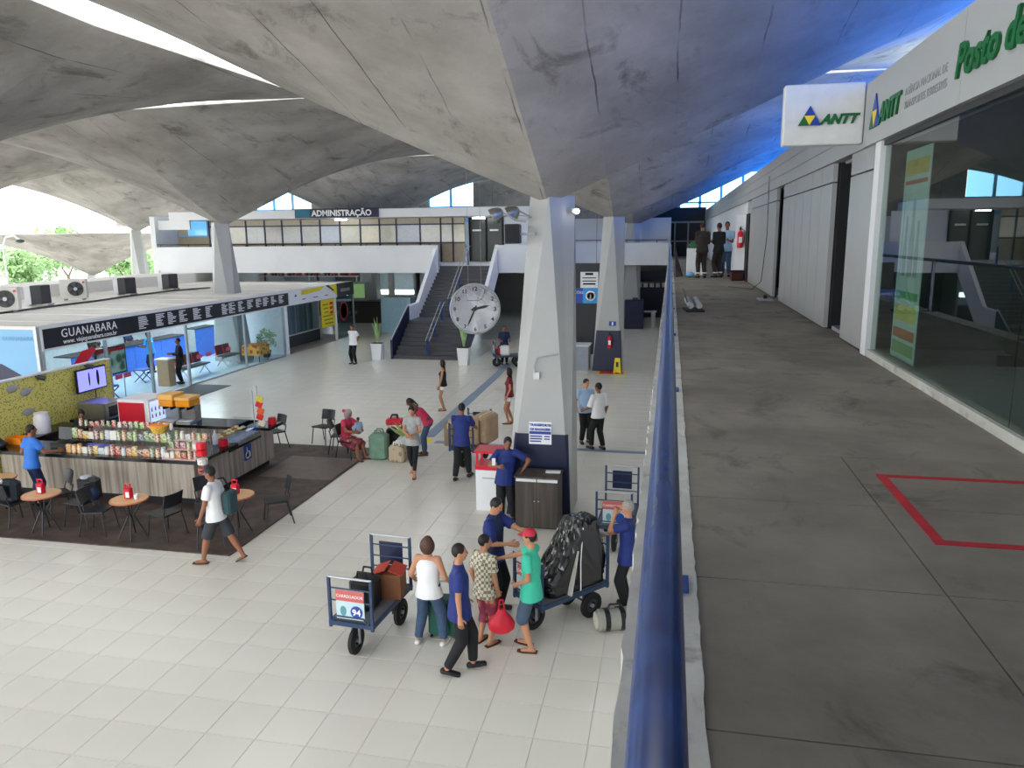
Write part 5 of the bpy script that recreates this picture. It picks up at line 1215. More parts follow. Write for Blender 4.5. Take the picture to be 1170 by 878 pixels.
bag_box('travel_bag', 'white sack on the far cart', 'bag', (-6.75, 31.15, 0.48), (0.4, 0.3, 0.42), M['white'], 0.2)
bag_box('travel_bag', 'red bag on the far cart', 'bag', (-7.0, 31.3, 0.48), (0.35, 0.3, 0.3), M['red'], 0.1)
# luggage standing on the floor
bag_box('shopping_bag', 'tall sea-green woven bag beside the seated woman', 'bag', (-6.95, 17.2, 0), (0.46, 0.36, 0.66), mat('bag_green', '6f8f7c', 0.7, var=0.15), 0.1, mat('bag_green_h', '5f7f6c', 0.7))
bag_box('shopping_bag', 'small beige patterned bag with white top on the floor', 'bag', (-6.42, 17.05, 0), (0.4, 0.28, 0.42), pattern_mat('bag_beige', '8c7c66', 'b8a88e', None, scale=8, thr=0.35), -0.1, M['white'])
sk = thing('suitcase', 'dark suitcase behind the green and beige bags', 'suitcase', (-6.8, 17.95, 0), 0.2)
obj('shell', MB().rbox(-0.22, 0.22, -0.14, 0.14, 0.03, 0.62, 0.04), M['black'], sk); obj('handle', MB().tube([(-0.08,0,0.62),(-0.08,0,0.7),(0.08,0,0.7),(0.08,0,0.62)], 0.012, 6), M['black'], sk)
for x in (-0.18, 0.18): obj('wheel', MB().cyl((x,-0.12,0.02),(x,-0.08,0.02),0.02,8), M['black'], sk)
rdb = bag_box('travel_bag', 'red bag resting on the dark suitcase', 'bag', (-6.82, 17.97, 0.7), (0.42, 0.26, 0.16), M['red'], 0.2)
pb = thing('flower_bundle', 'bundle of leafy stalks and white flowers on a clear sack', 'plant', (-6.35, 17.55, 0))
obj('sack', MB().ball((0,0,0.28), (0.3,0.24,0.29), 18, 12), mat('sack_clear', 'c3ccca', 0.4), pb, smooth=True)
for k in range(14):
    a = rw.uniform(-1.2, 1.2); p = Vector((rw.uniform(-0.1,0.1), rw.uniform(-0.1,0.1), 0.5)); d = Vector((-0.75+0.2*math.sin(a), 0.3*math.sin(a*2), 0.7)).normalized()*rw.uniform(0.25,0.55)
    e = d.orthogonal().normalized()*0.03
    obj('stalk', MB().add([p, p+d*0.5+e, p+d, p+d*0.5-e, p+d*0.5+Vector((0,0,0.02))], [(0,1,4),(1,2,4),(2,3,4),(3,0,4)]), mat('stalk_green' if k % 3 else 'stalk_pale', '8a9a58' if k % 3 else 'c9c9a0', 0.6), pb)
obj('blossom', MB().ball((0.12,0.02,0.6), (0.12,0.1,0.09), 12, 8), mat('blossom', 'ecebe4', 0.7), pb, smooth=True)
df = thing('duffel_bag', 'grey sports duffel bag on the floor by the handrail', 'bag', (-0.62, 9.85, 0), 0.35)
obj('body', MB().lathe([(0.0,-0.26),(0.12,-0.26),(0.155,-0.22),(0.155,0.22),(0.12,0.26),(0.0,0.26)], 20).xf(Matrix.Translation((0,0,0.155)) @ Matrix.Rotation(PI/2,4,'Y')), mat('duffel_grey', '8f8f86', 0.7), df, smooth=True)
obj('end_cap', MB().cyl((-0.27,0,0.155),(-0.262,0,0.155),0.12,18), mat('duffel_pale', 'c8c4b2', 0.7), df)
for x in (-0.12, 0.1): obj('strap', MB().lathe([(0.157,-0.035),(0.162,-0.035),(0.162,0.035),(0.157,0.035)], 20).xf(Matrix.Translation((x,0,0.158)) @ Matrix.Rotation(PI/2,4,'Y')), M['black'], df)
obj('handle', MB().tube([(-0.1,0,0.31),(-0.07,0,0.38),(0.07,0,0.38),(0.1,0,0.31)], 0.013, 6), M['black'], df)
gs = thing('suitcase', 'dark green suitcase in front of the woman in white', 'suitcase', (-2.9, 9.3, 0), 0.1)
obj('shell', MB().rbox(-0.22, 0.22, -0.14, 0.14, 0.03, 0.55, 0.04), mat('case_green', '1d5a4c', 0.5), gs); obj('handle', MB().tube([(-0.09,0,0.55),(-0.09,0,0.78),(0.09,0,0.78),(0.09,0,0.55)], 0.01, 6), M['alu'], gs)
for x in (-0.18, 0.18): obj('wheel', MB().cyl((x,-0.12,0.02),(x,-0.08,0.02),0.02,8), M['black'], gs)
# walkway bits
fp = thing('floor_machine', 'grey cleaning tool with two rollers lying on the walkway', 'tool', (0.42, 14.2, WZ), 0.1)
obj('base', MB().bx(-0.16, 0.16, -0.45, 0.2, 0, 0.03), M['dark'], fp)
for x in (-0.07, 0.08): obj('roller', MB().cyl((x,-0.3,0.1),(x+0.02,0.4,0.16),0.055,12), M['grey'], fp)
obj('bar', MB().cyl((-0.1,-0.3,0.08),(-0.12,0.5,0.35),0.015,6), M['black'], fp)
fc = thing('floor_fitting', 'low metal floor fitting below the dark gap between panels', 'fitting', (1.95, 16.5, WZ), 0)
obj('plate', MB().rbox(-0.14, 0.14, -0.3, 0.3, 0, 0.03, 0.008), M['grey'], fc); obj('knob', MB().cyl((0,0,0.03),(0,0,0.1),0.04,10), M['dark'], fc)
wbx = thing('ballot_box', 'white box on the floor behind the walkway group', 'box', (0.85, 27.0, WZ), 0)
obj('body', MB().rbox(-0.3, 0.3, -0.2, 0.2, 0, 0.9, 0.015), M['white'], wbx); obj('green_plant', MB().ball((0,0,1.0), (0.25,0.15,0.14), 12, 8), mat('box_green', '2c5a34', 0.7), wbx)
hs = thing('folded_barrier', 'bundle of dark poles leaning at the railing end', 'barrier', (0.35, 25.6, WZ), 0)
for k in range(5): obj('pole', MB().cyl((-0.14+0.05*k, 0.1*k, 0), (-0.2+0.02*k, 0.2, 1.0-0.1*k), 0.022, 6), mat('pole_brown', '3f3530', 0.7), hs)
obj('blue_cloth', MB().ball((0.3,-0.1,0.09), (0.14,0.12,0.09), 12, 8), M['skyblue'], hs)
rbx = thing('tool_box', 'small dark red box at the foot of the wall beyond the panels', 'box', (1.95, 23.6, WZ), 0)
obj('body', MB().rbox(-0.18, 0.18, -0.2, 0.2, 0, 0.26, 0.02), mat('box_maroon', '4c1c1c', 0.6), rbx); obj('lid', MB().bx(-0.19, 0.19, -0.21, 0.21, 0.26, 0.3), M['dark'], rbx)

# ---- trees and bushes outdoors
def tree_mesh(seed, r, hgt):
    q = random.Random(seed); mb = MB()
    blobs = [(q.uniform(-r, r)*0.6, q.uniform(-r, r)*0.6, q.uniform(-0.5, 0.6)*r, q.uniform(0.4, 0.7)*r) for _ in range(9)]
    for k in range(1500):
        bx_, by_, bz_, br = q.choice(blobs)
        th = q.uniform(0, 2*PI); z = q.uniform(-1, 1); s = math.sqrt(1-z*z); rr_ = br*q.uniform(0.7, 1)
        p = Vector((bx_+rr_*s*math.cos(th), by_+rr_*s*math.sin(th), hgt+bz_+rr_*z))
        d = Vector((q.uniform(-1,1), q.uniform(-1,1), q.uniform(-1,1))).normalized()*0.28; e = d.orthogonal().normalized()*0.16
        mb.add([p-d, p+e, p+d, p-e], [(0,1,2,3)])
    return mb
tms = [tree_mesh(k, 2.6, 4.6).mesh('crown', M['leaf']) for k in range(3)]
trk = MB().cyl((0,0,0),(0.1,0,2.6),0.2,10,0.14).cyl((0.1,0,2.5),(1.0,0.4,4.4),0.1,8,0.05).cyl((0.1,0,2.5),(-0.9,-0.3,4.6),0.1,8,0.05).mesh('trunk', M['bark'])
tp_ = [(3, 84), (28, 64), (52, 92), (75, 76), (98, 102), (122, 86), (140, 70), (165, 96), (178, 82), (-25, 72), (190, 106)]
for k, (u, Yt) in enumerate(tp_):
    p = gy(u, 280, Yt); s = 0.8+0.12*(k % 4)
    t = thing('outdoor_tree', ['leafy green tree outdoors beyond the shells, %s' % w for w in ('at the left edge', 'second from the left edge', 'third from the left edge', 'above the round-fan air conditioner', 'behind the lower outer pillar', 'left of the outdoor pillar, rear', 'left of the outdoor pillar, front', 'behind the outdoor pillar', 'between outdoor pillar and white wall', 'just outside the left border', 'hidden behind the white end wall')][k], 'tree', (p.x, p.y, -1.5), k*1.1, 'trees outdoors')
    t.scale = (s, s, s)
    o = obj('crown', tms[k % 3], None, t); obj('trunk', trk, None, t)
for k, (u, v) in enumerate(((10, 322), (45, 318))):
    p = gz(u, 330, -1.5)
    t = thing('street_lamp', ('curved lamp post outdoors at the far left', 'curved lamp post outdoors second from the left')[k], 'street lamp', (p.x*0.42-6*k, p.y*0.42-2*k, -1.5))
    obj('pole', MB().tube([(0,0,0),(0,0,6.6),(0.3,0,7.2),(0.9,0,7.3),(1.3,0,7.0)], 0.06, 8), M['white2'], t); obj('lamp_head', MB().ball((1.3,0,6.95), (0.28,0.2,0.12), 12, 8), M['darkgrey'], t)

# ================================================================== PEOPLE
PEND = []      # (object, voxel, extra MB)
def ecap(mb, p0, p1, r0, r1, side, flat0=False, flat1=False, n=14):
    # tapered limb with elliptical section; r = (along side, across) or number
    p0 = Vector(p0); p1 = Vector(p1)
    r0 = (r0, r0) if not isinstance(r0, tuple) else r0; r1 = (r1, r1) if not isinstance(r1, tuple) else r1
    a = p1-p0; L = a.length; a = a/L if L > 1e-6 else Vector((0,0,1))
    u = side-a*side.dot(a); u = u.normalized() if u.length > 1e-4 else a.orthogonal().normalized(); w = a.cross(u)
    rings = []
    m0 = min(r0); m1 = min(r1)
    if flat0: rings.append((p0, r0, 1.0))
    else:
        for k in range(1, 5): q = PI/2*k/4; rings.append((p0-a*m0*math.cos(q), r0, math.sin(q)))
    if flat1: rings.append((p1, r1, 1.0))
    else:
        for k in range(0, 4): q = PI/2*k/4; rings.append((p1+a*m1*math.sin(q), r1, math.cos(q)))
    vs = []; fs = []
    for p, r, s in rings:
        for i in range(n):
            t = 2*PI*i/n; vs.append(p+u*math.cos(t)*r[0]*s+w*math.sin(t)*r[1]*s)
    K = len(rings)
    for k in range(K-1):
        for i in range(n): fs.append((k*n+i, k*n+(i+1)%n, (k+1)*n+(i+1)%n, (k+1)*n+i))
    fs.append(tuple(reversed(range(n)))); fs.append(tuple(range((K-1)*n, K*n)))
    mb.add(vs, fs)
def ik(a, b, l1, l2, hint):
    a = Vector(a); b = Vector(b); d = b-a; D = d.length; D2 = min(D, (l1+l2)*0.998); d = d/max(D, 1e-6); b = a+d*D2
    x = (l1*l1-l2*l2+D2*D2)/(2*D2); h = math.sqrt(max(0, l1*l1-x*x))
    hv = Vector(hint); hv = hv-d*hv.dot(d); hv = hv.normalized() if hv.length > 1e-5 else d.orthogonal().normalized()
    return a+d*x+hv*h, b
def hand_mb(mb, wr, d, n, curl=0.5, thumb_side=1, sc=1.0):
    d = d.normalized(); n = (n-d*n.dot(d)).normalized(); w = d.cross(n)
    ecap(mb, wr-d*0.01, wr+d*0.075*sc, (0.03*sc, 0.017*sc), (0.04*sc, 0.014*sc), w, n=8)
    base = wr+d*0.085*sc
    for k, (o, l) in enumerate(((-0.03, 0.062), (-0.01, 0.074), (0.011, 0.07), (0.031, 0.055))):
        p = base+w*o*sc; l *= sc; dd = d*math.cos(curl*0.5)+n*math.sin(curl*0.5); q = p+dd*l*0.55
        d3 = d*math.cos(curl*1.5)+n*math.sin(curl*1.5); mb.cyl(p-d*0.015, q, 0.0095*sc, 5, 0.009*sc); mb.cyl(q, q+d3*l*0.5, 0.009*sc, 5, 0.007*sc)
    p = wr+d*0.025*sc-w*0.03*thumb_side*sc; q = p+(d*0.6-w*thumb_side*0.7+n*0.4).normalized()*0.038*sc
    mb.cyl(p, q, 0.012*sc, 5, 0.011*sc); mb.cyl(q, q+(d*0.9+n*0.4*curl-w*thumb_side*0.2).normalized()*0.032*sc, 0.011*sc, 5, 0.008*sc)

def person(label, loc, rz, h=1.7, skin='skin', hair=('short', 'hair'), top=('blue', 0.55, 0.0), bottom=('black', 'trousers'), shoes='black',
           feet=None, hands=None, lean=0.0, side=0.0, pz=0.92, py=0.0, twist=0.0, hyaw=0.0, hpitch=0.0, fem=False, fat=1.13, khint=None, ehint=None, curl=(0.5, 0.5), extra=None, group=None, cap=None, child=False, detail=True):
    s = h/1.72
    t = thing('person', label, 'person', loc, rz, group)
    X = Vector((math.cos(twist), math.sin(twist), 0)); Yv = Vector((-math.sin(twist), math.cos(twist), 0)); Z = Vector((0,0,1))
    P = Vector((0, py, pz)); U = Vector((math.sin(side), math.sin(lean)*math.cos(side), math.cos(lean)*math.cos(side)))
    Fw = (Yv-U*Yv.dot(U)).normalized()
    sw = 0.155 if fem else 0.178
    C = P+U*0.475; NK = P+U*0.53
    sh = [C-X*sw, C+X*sw]
    hp = [P-Vector((1,0,0))*0.085-Z*0.03, P+Vector((1,0,0))*0.085-Z*0.03]
    ft = feet or [(-0.1, 0.0, 0.08), (0.1, 0.0, 0.08)]
    ft = [Vector(f[:3]) for f in ft]
    kh = khint or [(0, 1, 0), (0, 1, 0)]
    kn = []
    for i in range(2):
        k, f = ik(hp[i], ft[i], 0.43, 0.41, kh[i]); kn.append(k); ft[i] = f
    hd = hands or [None, None]
    el = []; wr = []
    eh = ehint or [(-0.25, -0.8, -0.7), (0.25, -0.8, -0.7)]
    for i in range(2):
        g = (-1, 1)[i]
        tgt = Vector(hd[i]) if hd[i] is not None else sh[i]+Vector((g*0.07, 0.05, -0.51))
        e, w = ik(sh[i], tgt, 0.29, 0.25, eh[i]); el.append(e); wr.append(w)
    hy = twist+hyaw
    HF = Vector((-math.sin(hy)*math.cos(hpitch), math.cos(hy)*math.cos(hpitch), -math.sin(hpitch))); HX = Vector((math.cos(hy), math.sin(hy), 0)); HU = HX.cross(HF)
    hs_ = 1.0 if not child else 1.12
    NT = NK+U*0.05; HC = NT+HU*0.125*hs_+HF*0.02
    HR = Matrix((HX, HF, HU)).transposed()
    f_ = fat; wx = 0.92 if fem else 1.0
    b = MB()
    ecap(b, P-Z*0.02, P+U*0.13, (0.15*f_, 0.1*f_), (0.125*f_*wx, 0.088*f_), X)
    ecap(b, P+U*0.12, P+U*0.34, (0.125*f_*wx, 0.088*f_), (0.15*f_*wx, 0.1*f_), X)
    ecap(b, P+U*0.34, C+U*0.005, (0.15*f_*wx, 0.1*f_), (0.11, 0.062), X)
    if fem:
        for g in (-1, 1): ecap(b, P+U*0.33+X*g*0.065+Fw*0.065, P+U*0.335+X*g*0.065+Fw*0.075, 0.05, 0.048, X)
    for i in range(2):
        g = (-1, 1)[i]
        ecap(b, C, sh[i], 0.055, 0.05, Fw)
        ecap(b, sh[i], el[i], 0.048*f_, 0.037*f_, Fw); ecap(b, el[i], wr[i], 0.037*f_, 0.026, Fw)
        ecap(b, hp[i], kn[i], 0.082*f_, 0.055*f_, X); mid = kn[i]+(ft[i]-kn[i])*0.35
        ecap(b, kn[i], mid, 0.052*f_, 0.054*f_, X); ecap(b, mid, ft[i], 0.052*f_, 0.036, X)
    ecap(b, NK-U*0.03, NT+HU*0.04, 0.056, 0.05, X)
    b.ball(HC, (0.073*hs_, 0.09*hs_, 0.105*hs_), 18, 14, HR)
    ecap(b, HC-HU*0.05*hs_+HF*0.03, HC-HU*0.085*hs_+HF*0.048, (0.052, 0.05), (0.034, 0.032), HX)
    ecap(b, HC+HF*0.086*hs_+HU*0.012, HC+HF*0.102*hs_-HU*0.028, 0.01, 0.015, HX)
    for g in (-1, 1): b.ball(HC+HX*g*0.074*hs_-HU*0.008-HF*0.008, (0.012, 0.02, 0.03), 8, 6, HR)
    toes = []
    for i in range(2):
        tw_ = (feet[i][3] if feet and len(feet[i]) > 3 else (0.15 if i == 0 else -0.15))
        pit = (feet[i][4] if feet and len(feet[i]) > 4 else 0.0)
        td = Vector((-math.sin(tw_)*math.cos(pit), math.cos(tw_)*math.cos(pit), -math.sin(pit))); toes.append(td)
        ecap(b, ft[i]-Z*0.045-td*0.04, ft[i]-Z*0.05+td*0.13, (0.034, 0.03), (0.042, 0.02), td.cross(Z))
    hm = MB()
    for i in range(2):
        d = (wr[i]-el[i]).normalized(); g = (-1, 1)[i]
        nrm = -X*g*0.8+Fw*0.3+U*(-0.2)
        hand_mb(hm, wr[i], d, nrm, curl[i], 1 if i == 0 else -1, 1.0 if not child else 0.8)
    def reg(name, mb, m, vox, hands_=None, label=None):
        mb.v = [tuple(Vector(v)*s) for v in mb.v]
        o = obj(name, mb, m, t)
        if label: o['label'] = label
        if hands_ is not None:
            hands_.v = [tuple(Vector(v)*s) for v in hands_.v]
        PEND.append((o, vox*s, hands_))
        return o
    reg('body', b, M[skin], 0.016, hm)
    # ---- clothing
    tm, slv, hem = top[:3]
    c = MB(); q = 0.022
    hemz = P-Z*(0.06+hem)
    flare = 1.0
    ecap(c, hemz, P+U*0.13, (0.172*f_+q, 0.132*f_+q), (0.132*f_*wx+q, 0.093*f_+q), X, flat0=True)
    ecap(c, P+U*0.1, P+U*0.34, (0.132*f_*wx+q, 0.093*f_+q), (0.152*f_*wx+q, 0.102*f_+q), X)
    if slv > 0:
        ecap(c, P+U*0.34, C+U*0.01, (0.152*f_*wx+q, 0.102*f_+q), (0.115+q*0.5, 0.068+q*0.5), X)
    else:
        ecap(c, P+U*0.34, C-U*0.02, (0.152*f_*wx+q, 0.102*f_+q), (0.1, 0.066), X)
        for g in (-1, 1): ecap(c, C+X*g*0.085-U*0.05, C+X*g*0.085+U*0.035, (0.03, 0.06), (0.026, 0.03), X)
    if fem:
        for g in (-1, 1): ecap(c, P+U*0.33+X*g*0.065+Fw*0.065, P+U*0.335+X*g*0.065+Fw*0.078, 0.062, 0.06, X)
    for i in range(2):
        if slv > 0:
            ecap(c, C, sh[i], 0.062, 0.06, Fw)
            k = min(slv, 1.0); e = sh[i]+(el[i]-sh[i])*k
            ecap(c, sh[i], e, 0.062*f_, (0.068 if slv < 1 else 0.052)*f_, Fw, flat1=slv < 1)
            if slv > 1: ecap(c, el[i], el[i]+(wr[i]-el[i])*(slv-1), 0.05*f_, 0.038, Fw, flat1=True)
    if slv > 0: ecap(c, NK-U*0.03, NK+U*0.012, 0.062, 0.064, X, flat1=True)
    reg('shirt', c, M[tm] if tm in M else MATS[tm], 0.017)
    bm_, kind = bottom[:2]
    c = MB()
    if kind == 'skirt':
        kz = (kn[0]+kn[1])/2
        ecap(c, P+U*0.06, P-Z*0.1, (0.16*f_, 0.11*f_), (0.18*f_, 0.13*f_), X)
        for i in range(2): ecap(c, hp[i], kn[i]+(ft[i]-kn[i])*0.3, 0.115*f_, 0.12*f_, X, flat1=True)
        mid = [(hp[0]+hp[1])/2, (kn[0]+kn[1])/2]; ecap(c, mid[0], mid[1], 0.11, 0.11, X)
    else:
        q = 0.017 if kind != 'leggings' else 0.008
        ecap(c, P+U*0.06, P-Z*0.05, (0.15*f_+q*0.5, 0.1*f_+q*0.5), (0.152*f_+q*0.5, 0.105*f_+q*0.5), X)
        for i in range(2):
            if kind in ('trousers', 'leggings'):
                lq = 0.022 if kind == 'trousers' else 0.008
                ecap(c, hp[i], kn[i], 0.081*f_+q*0.3, 0.057*f_+lq, X)
                ecap(c, kn[i], ft[i]+(kn[i]-ft[i])*(0.06 if kind == 'trousers' else 0.2), 0.057*f_+lq, (0.062 if kind == 'trousers' else 0.043), X, flat1=True)
            else:
                L = bottom[2] if len(bottom) > 2 else 0.95
                e = hp[i]+(kn[i]-hp[i])*min(L, 1.0)
                ecap(c, hp[i], e, 0.083*f_+q*0.4, 0.088*f_ if L > 0.6 else 0.098*f_, X, flat1=L <= 1)
                if L > 1: ecap(c, kn[i], kn[i]+(ft[i]-kn[i])*(L-1), 0.085, 0.082, X, flat1=True)
    reg('skirt' if kind == 'skirt' else 'shorts' if kind == 'shorts' else 'trousers', c, M[bm_] if bm_ in M else MATS[bm_], 0.017)
    for i in range(2):
        td = toes[i]; sd = td.cross(Z).normalized(); c = MB()
        if shoes == 'sandal':
            o_ = ft[i]-Z*0.08; th = Vector((0,0,0.018))
            a0, a1 = o_-td*0.085, o_+td*0.19
            nrm = sd.cross(td).normalized()
            if nrm.z < 0: nrm = -nrm
            c.add([a0-sd*0.035, a0+sd*0.035, o_+td*0.1+sd*0.05, a1+sd*0.03, a1-sd*0.03, o_+td*0.1-sd*0.05]+[v+nrm*0.02 for v in (a0-sd*0.035, a0+sd*0.035, o_+td*0.1+sd*0.05, a1+sd*0.03, a1-sd*0.03, o_+td*0.1-sd*0.05)], [(5,4,3,2,1,0),(6,7,8,9,10,11)]+[(k, (k+1)%6, (k+1)%6+6, k+6) for k in range(6)])
            c.v = [tuple(Vector(v)*s) for v in c.v]
            obj('sandal', c, mat('sandal_brown', '4a2d22', 0.7), t)
        else:
            ecap(c, ft[i]-Z*0.038-td*0.05, ft[i]-Z*0.045+td*0.15, (0.045, 0.04), (0.05, 0.03), sd)
            c.v = [tuple(Vector((v[0], v[1], v[2]))*s) for v in c.v]
            obj('shoe', c, M[shoes] if shoes in M else MATS[shoes], t, smooth=True)
    # ---- hair, face
    st_h, hm_ = hair
    c = MB()
    if st_h:
        c.ball(HC+HU*0.018*hs_-HF*0.014*hs_, (0.081*hs_, 0.094*hs_, 0.1*hs_), 18, 12, HR)
        if st_h in ('bob', 'long'):
            c.ball(HC-HF*0.03-HU*0.035, (0.118, 0.092, 0.14), 16, 12, HR)
            if st_h == 'long': ecap(c, HC-HF*0.06-HU*0.03, HC-HF*0.085-HU*0.27, (0.085, 0.045), (0.06, 0.03), HX)
        if st_h == 'bun': c.ball(HC+HU*0.115-HF*0.03, 0.045, 12, 8, HR)
        if st_h == 'tail': ecap(c, HC-HF*0.09, HC-HF*0.13-HU*0.2, 0.035, 0.02, HX)
        reg('hair', c, M[hm_], 0.015)
    if cap:
        c = MB(); cm, brim = cap; BF = HF if brim == 'front' else -HF
        R2 = Matrix((HX, BF, HU)).transposed()
        vs = []; fs = []; n = 20
        for j in range(6):
            ph = PI/2*j/5
            for i in range(n):
                a = 2*PI*i/n; vs.append(HC+HU*0.035+R2 @ Vector((0.088*math.cos(ph)*math.cos(a), 0.102*math.cos(ph)*math.sin(a), 0.09*math.sin(ph))))
        for j in range(5):
            for i in range(n): fs.append((j*n+i, j*n+(i+1)%n, (j+1)*n+(i+1)%n, (j+1)*n+i))
        c.add(vs, fs)
        vb = [];
        for k in range(9):
            a = -1.1+2.2*k/8; vb.append(HC+HU*0.035+R2 @ Vector((0.088*math.sin(a), 0.1*math.cos(a), 0.0)))
        for k in range(9):
            a = -1.1+2.2*k/8; vb.append(HC+HU*0.028+R2 @ Vector((0.08*math.sin(a), 0.1*math.cos(a)+0.07*math.cos(a*1.2), -0.008)))
        c.add(vb, [(k, k+1, k+10, k+9) for k in range(8)])
        c.v = [tuple(Vector(v)*s) for v in c.v]
        obj('cap', c, M[cm] if cm in M else MATS[cm], t, smooth=True)
    if detail:
        for g in (-1, 1):
            e = MB().ball(HC+HX*g*0.03*hs_+HF*0.081*hs_+HU*0.008, (0.011, 0.007, 0.007), 8, 6, HR); e.v = [tuple(Vector(v)*s) for v in e.v]
            obj('eye', e, M['hair'], t)
        e = MB().ball(HC+HF*0.085*hs_-HU*0.055, (0.022, 0.008, 0.007), 8, 6, HR); e.v = [tuple(Vector(v)*s) for v in e.v]
        obj('mouth', e, mat('lips', '8a4a42', 0.5), t)
    t['_s'] = s
    info = dict(s=s, HC=HC, wr=wr, el=el, sh=sh, P=P, C=C, X=X, U=U, Fw=Fw, ft=ft, t=t)
    del t['_s']
    return info
mat('royal_shirt', '1b2d70', 0.7, var=0.1, scale=12); mat('bright_blue_shirt', '2f6fc4', 0.7); mat('lightblue_shirt', '9cb9d8', 0.7); mat('white_cloth', 'e6e6e6', 0.75, var=0.04)
mat('black_cloth', '16171b', 0.8, var=0.15); mat('charcoal_cloth', '33383c', 0.8); mat('jeans', '3c506c', 0.8, var=0.12, scale=20); mat('grey_tee', 'a3a5a4', 0.8); mat('pink_red', 'c03050', 0.75)
mat('turquoise', '3fc0a0', 0.75); mat('denim_short', '46586c', 0.8); mat('navy_vest', '1c2a50', 0.75); mat('uniform', '2c2622', 0.85); mat('cyan_shirt', '2f9be0', 0.7); mat('dark_red', '7a2030', 0.75)
mat('white_shoe', 'd8d8d8', 0.6); mat('cap_red', 'b8293a', 0.6); mat('cap_black', '1b1b1e', 0.6); mat('teal_dark', '2c4a50', 0.8); mat('babyblue', '8fa9c0', 0.8); mat('khaki', '8a8270', 0.8)
MATS['plaid'] = pattern_mat('plaid_cloth', '7f775c', 'd3ccb8', None, scale=24, kind='check', thr=0.5)
MATS['skirt_print'] = pattern_mat('skirt_print', 'c08a58', 'a03a54', '7a2840', scale=9, thr=0.3)
BK = 'black_cloth'

# man in white shirt by the kiosk
person('man in white shirt and black trousers standing alone near the ticket office', (-13.45, 30.8, 0), PI-0.25, 1.73, top=('white_cloth', 0.6, 0.02), bottom=(BK, 'trousers'), hands=[(-0.06, -0.16, 0.95), (0.06, -0.16, 0.95)], hyaw=-0.35)
# two girls
person('slim girl in black top and white shorts on the open floor', (-6.93, 22.67, 0), PI/2+0.25, 1.62, skin='skin2', hair=('long', 'hair'), top=(BK, 0.0, 0.02), bottom=('white_cloth', 'shorts', 0.4), shoes='sandal', fem=True, fat=0.96, hands=[(-0.17, 0.12, 0.85), None])
person('girl in dark red top and white shorts partly behind the pillar', (-4.5, 21.31, 0), PI/2+0.1, 1.66, skin='skin2', hair=('long', 'hair'), top=('dark_red', 0.5, 0.02), bottom=('white_cloth', 'shorts', 0.4), shoes='sandal', fem=True, fat=0.96, feet=[(-0.08, 0.03, 0.08), (0.08, -0.08, 0.08)])
# porter pushing cart
person('porter in blue shirt pushing the carton cart, seen from behind', (-4.5, 16.0, 0), 0.0, 1.74, top=('royal_shirt', 0.75, 0.08), bottom=(BK, 'trousers'), feet=[(-0.1, -0.22, 0.1, 0.1, 0.2), (0.12, 0.18, 0.08)], hands=[(-0.24, 0.5, 1.08), (0.22, 0.5, 1.08)], lean=0.16, twist=0.05, curl=(1.2, 1.2))
# woman in grey tee walking
person('woman in grey tee and black leggings walking towards the camera, hair in a bun', (-5.68, 16.1, 0), PI+0.1, 1.64, skin='skin2', hair=('bun', 'hair'), top=('grey_tee', 0.45, 0.1), bottom=(BK, 'leggings'), shoes='sandal', fem=True, fat=1.02, feet=[(-0.06, 0.22, 0.08), (0.08, -0.2, 0.11, -0.1, 0.4)], hands=[(-0.02, 0.24, 1.05), (0.03, 0.25, 1.03)], hpitch=0.3, ehint=[(-1, -0.5, -0.4), (1, -0.5, -0.4)], curl=(1.0, 1.0))
# seated woman with baby
sw_ = person('seated woman in pink-red top and patterned skirt holding a baby', (-7.72, 17.15, 0), -PI/2-0.3, 1.6, skin='skin', hair=('bob', 'hairgrey'), top=('pink_red', 0.6, 0.0), bottom=('skirt_print', 'skirt'), shoes='sandal', fem=True, fat=1.15, pz=0.55, py=-0.1,
             feet=[(-0.12, 0.42, 0.08), (0.12, 0.38, 0.08)], hands=[(-0.12, 0.36, 0.82), (0.14, 0.34, 0.78)], lean=0.12, khint=[(0, 0.5, 1), (0, 0.5, 1)], ehint=[(-1, -0.3, -0.6), (1, -0.3, -0.6)], hpitch=0.35, curl=(0.9, 0.9))
chair((-7.72+0.0, 17.15, 0.0), -PI/2-0.3, 'black chair under the seated woman with the baby')
person('baby in pale blue held on the lap of the seated woman', (-7.42, 17.06, 0.5), -PI/2+2.6, 0.72, skin='skin', hair=('short', 'hair'), top=('babyblue', 0.9, 0.0), bottom=('babyblue', 'trousers'), shoes='white_shoe', pz=0.55, feet=[(-0.12, 0.4, 0.3), (0.12, 0.4, 0.3)], khint=[(0, 0.5, 1), (0, 0.5, 1)], child=True, fat=1.3, detail=False)
_m = Matrix.Translation(sw_['t'].location) @ Matrix.Rotation(sw_['t'].rotation_euler.z, 4, 'Z')
bow = tag(obj('hair_bow', MB().ball((-0.045,0,0), (0.05,0.03,0.045), 10, 6).ball((0.045,0,0), (0.05,0.03,0.045), 10, 6).ball((0,0,0), 0.02, 8, 6), MATS['pink_red'], None, _m @ ((sw_['HC']-sw_['Fw']*0.11+Vector((0,0,0.04)))*sw_['s'])), 'red bow at the back of the seated woman hair', 'bow')
# bending woman
person('woman in red top bending over the luggage, facing left', (-5.95, 17.75, 0), PI/2+0.25, 1.64, skin='skin3', hair=('tail', 'hair'), top=('pink_red', 0.0, 0.02), bottom=('jeans', 'trousers'), shoes='sandal', fem=True, fat=1.05, lean=0.75, py=-0.12, hands=[(-0.12, 0.55, 0.78), (0.1, 0.52, 0.72)], hpitch=0.6)
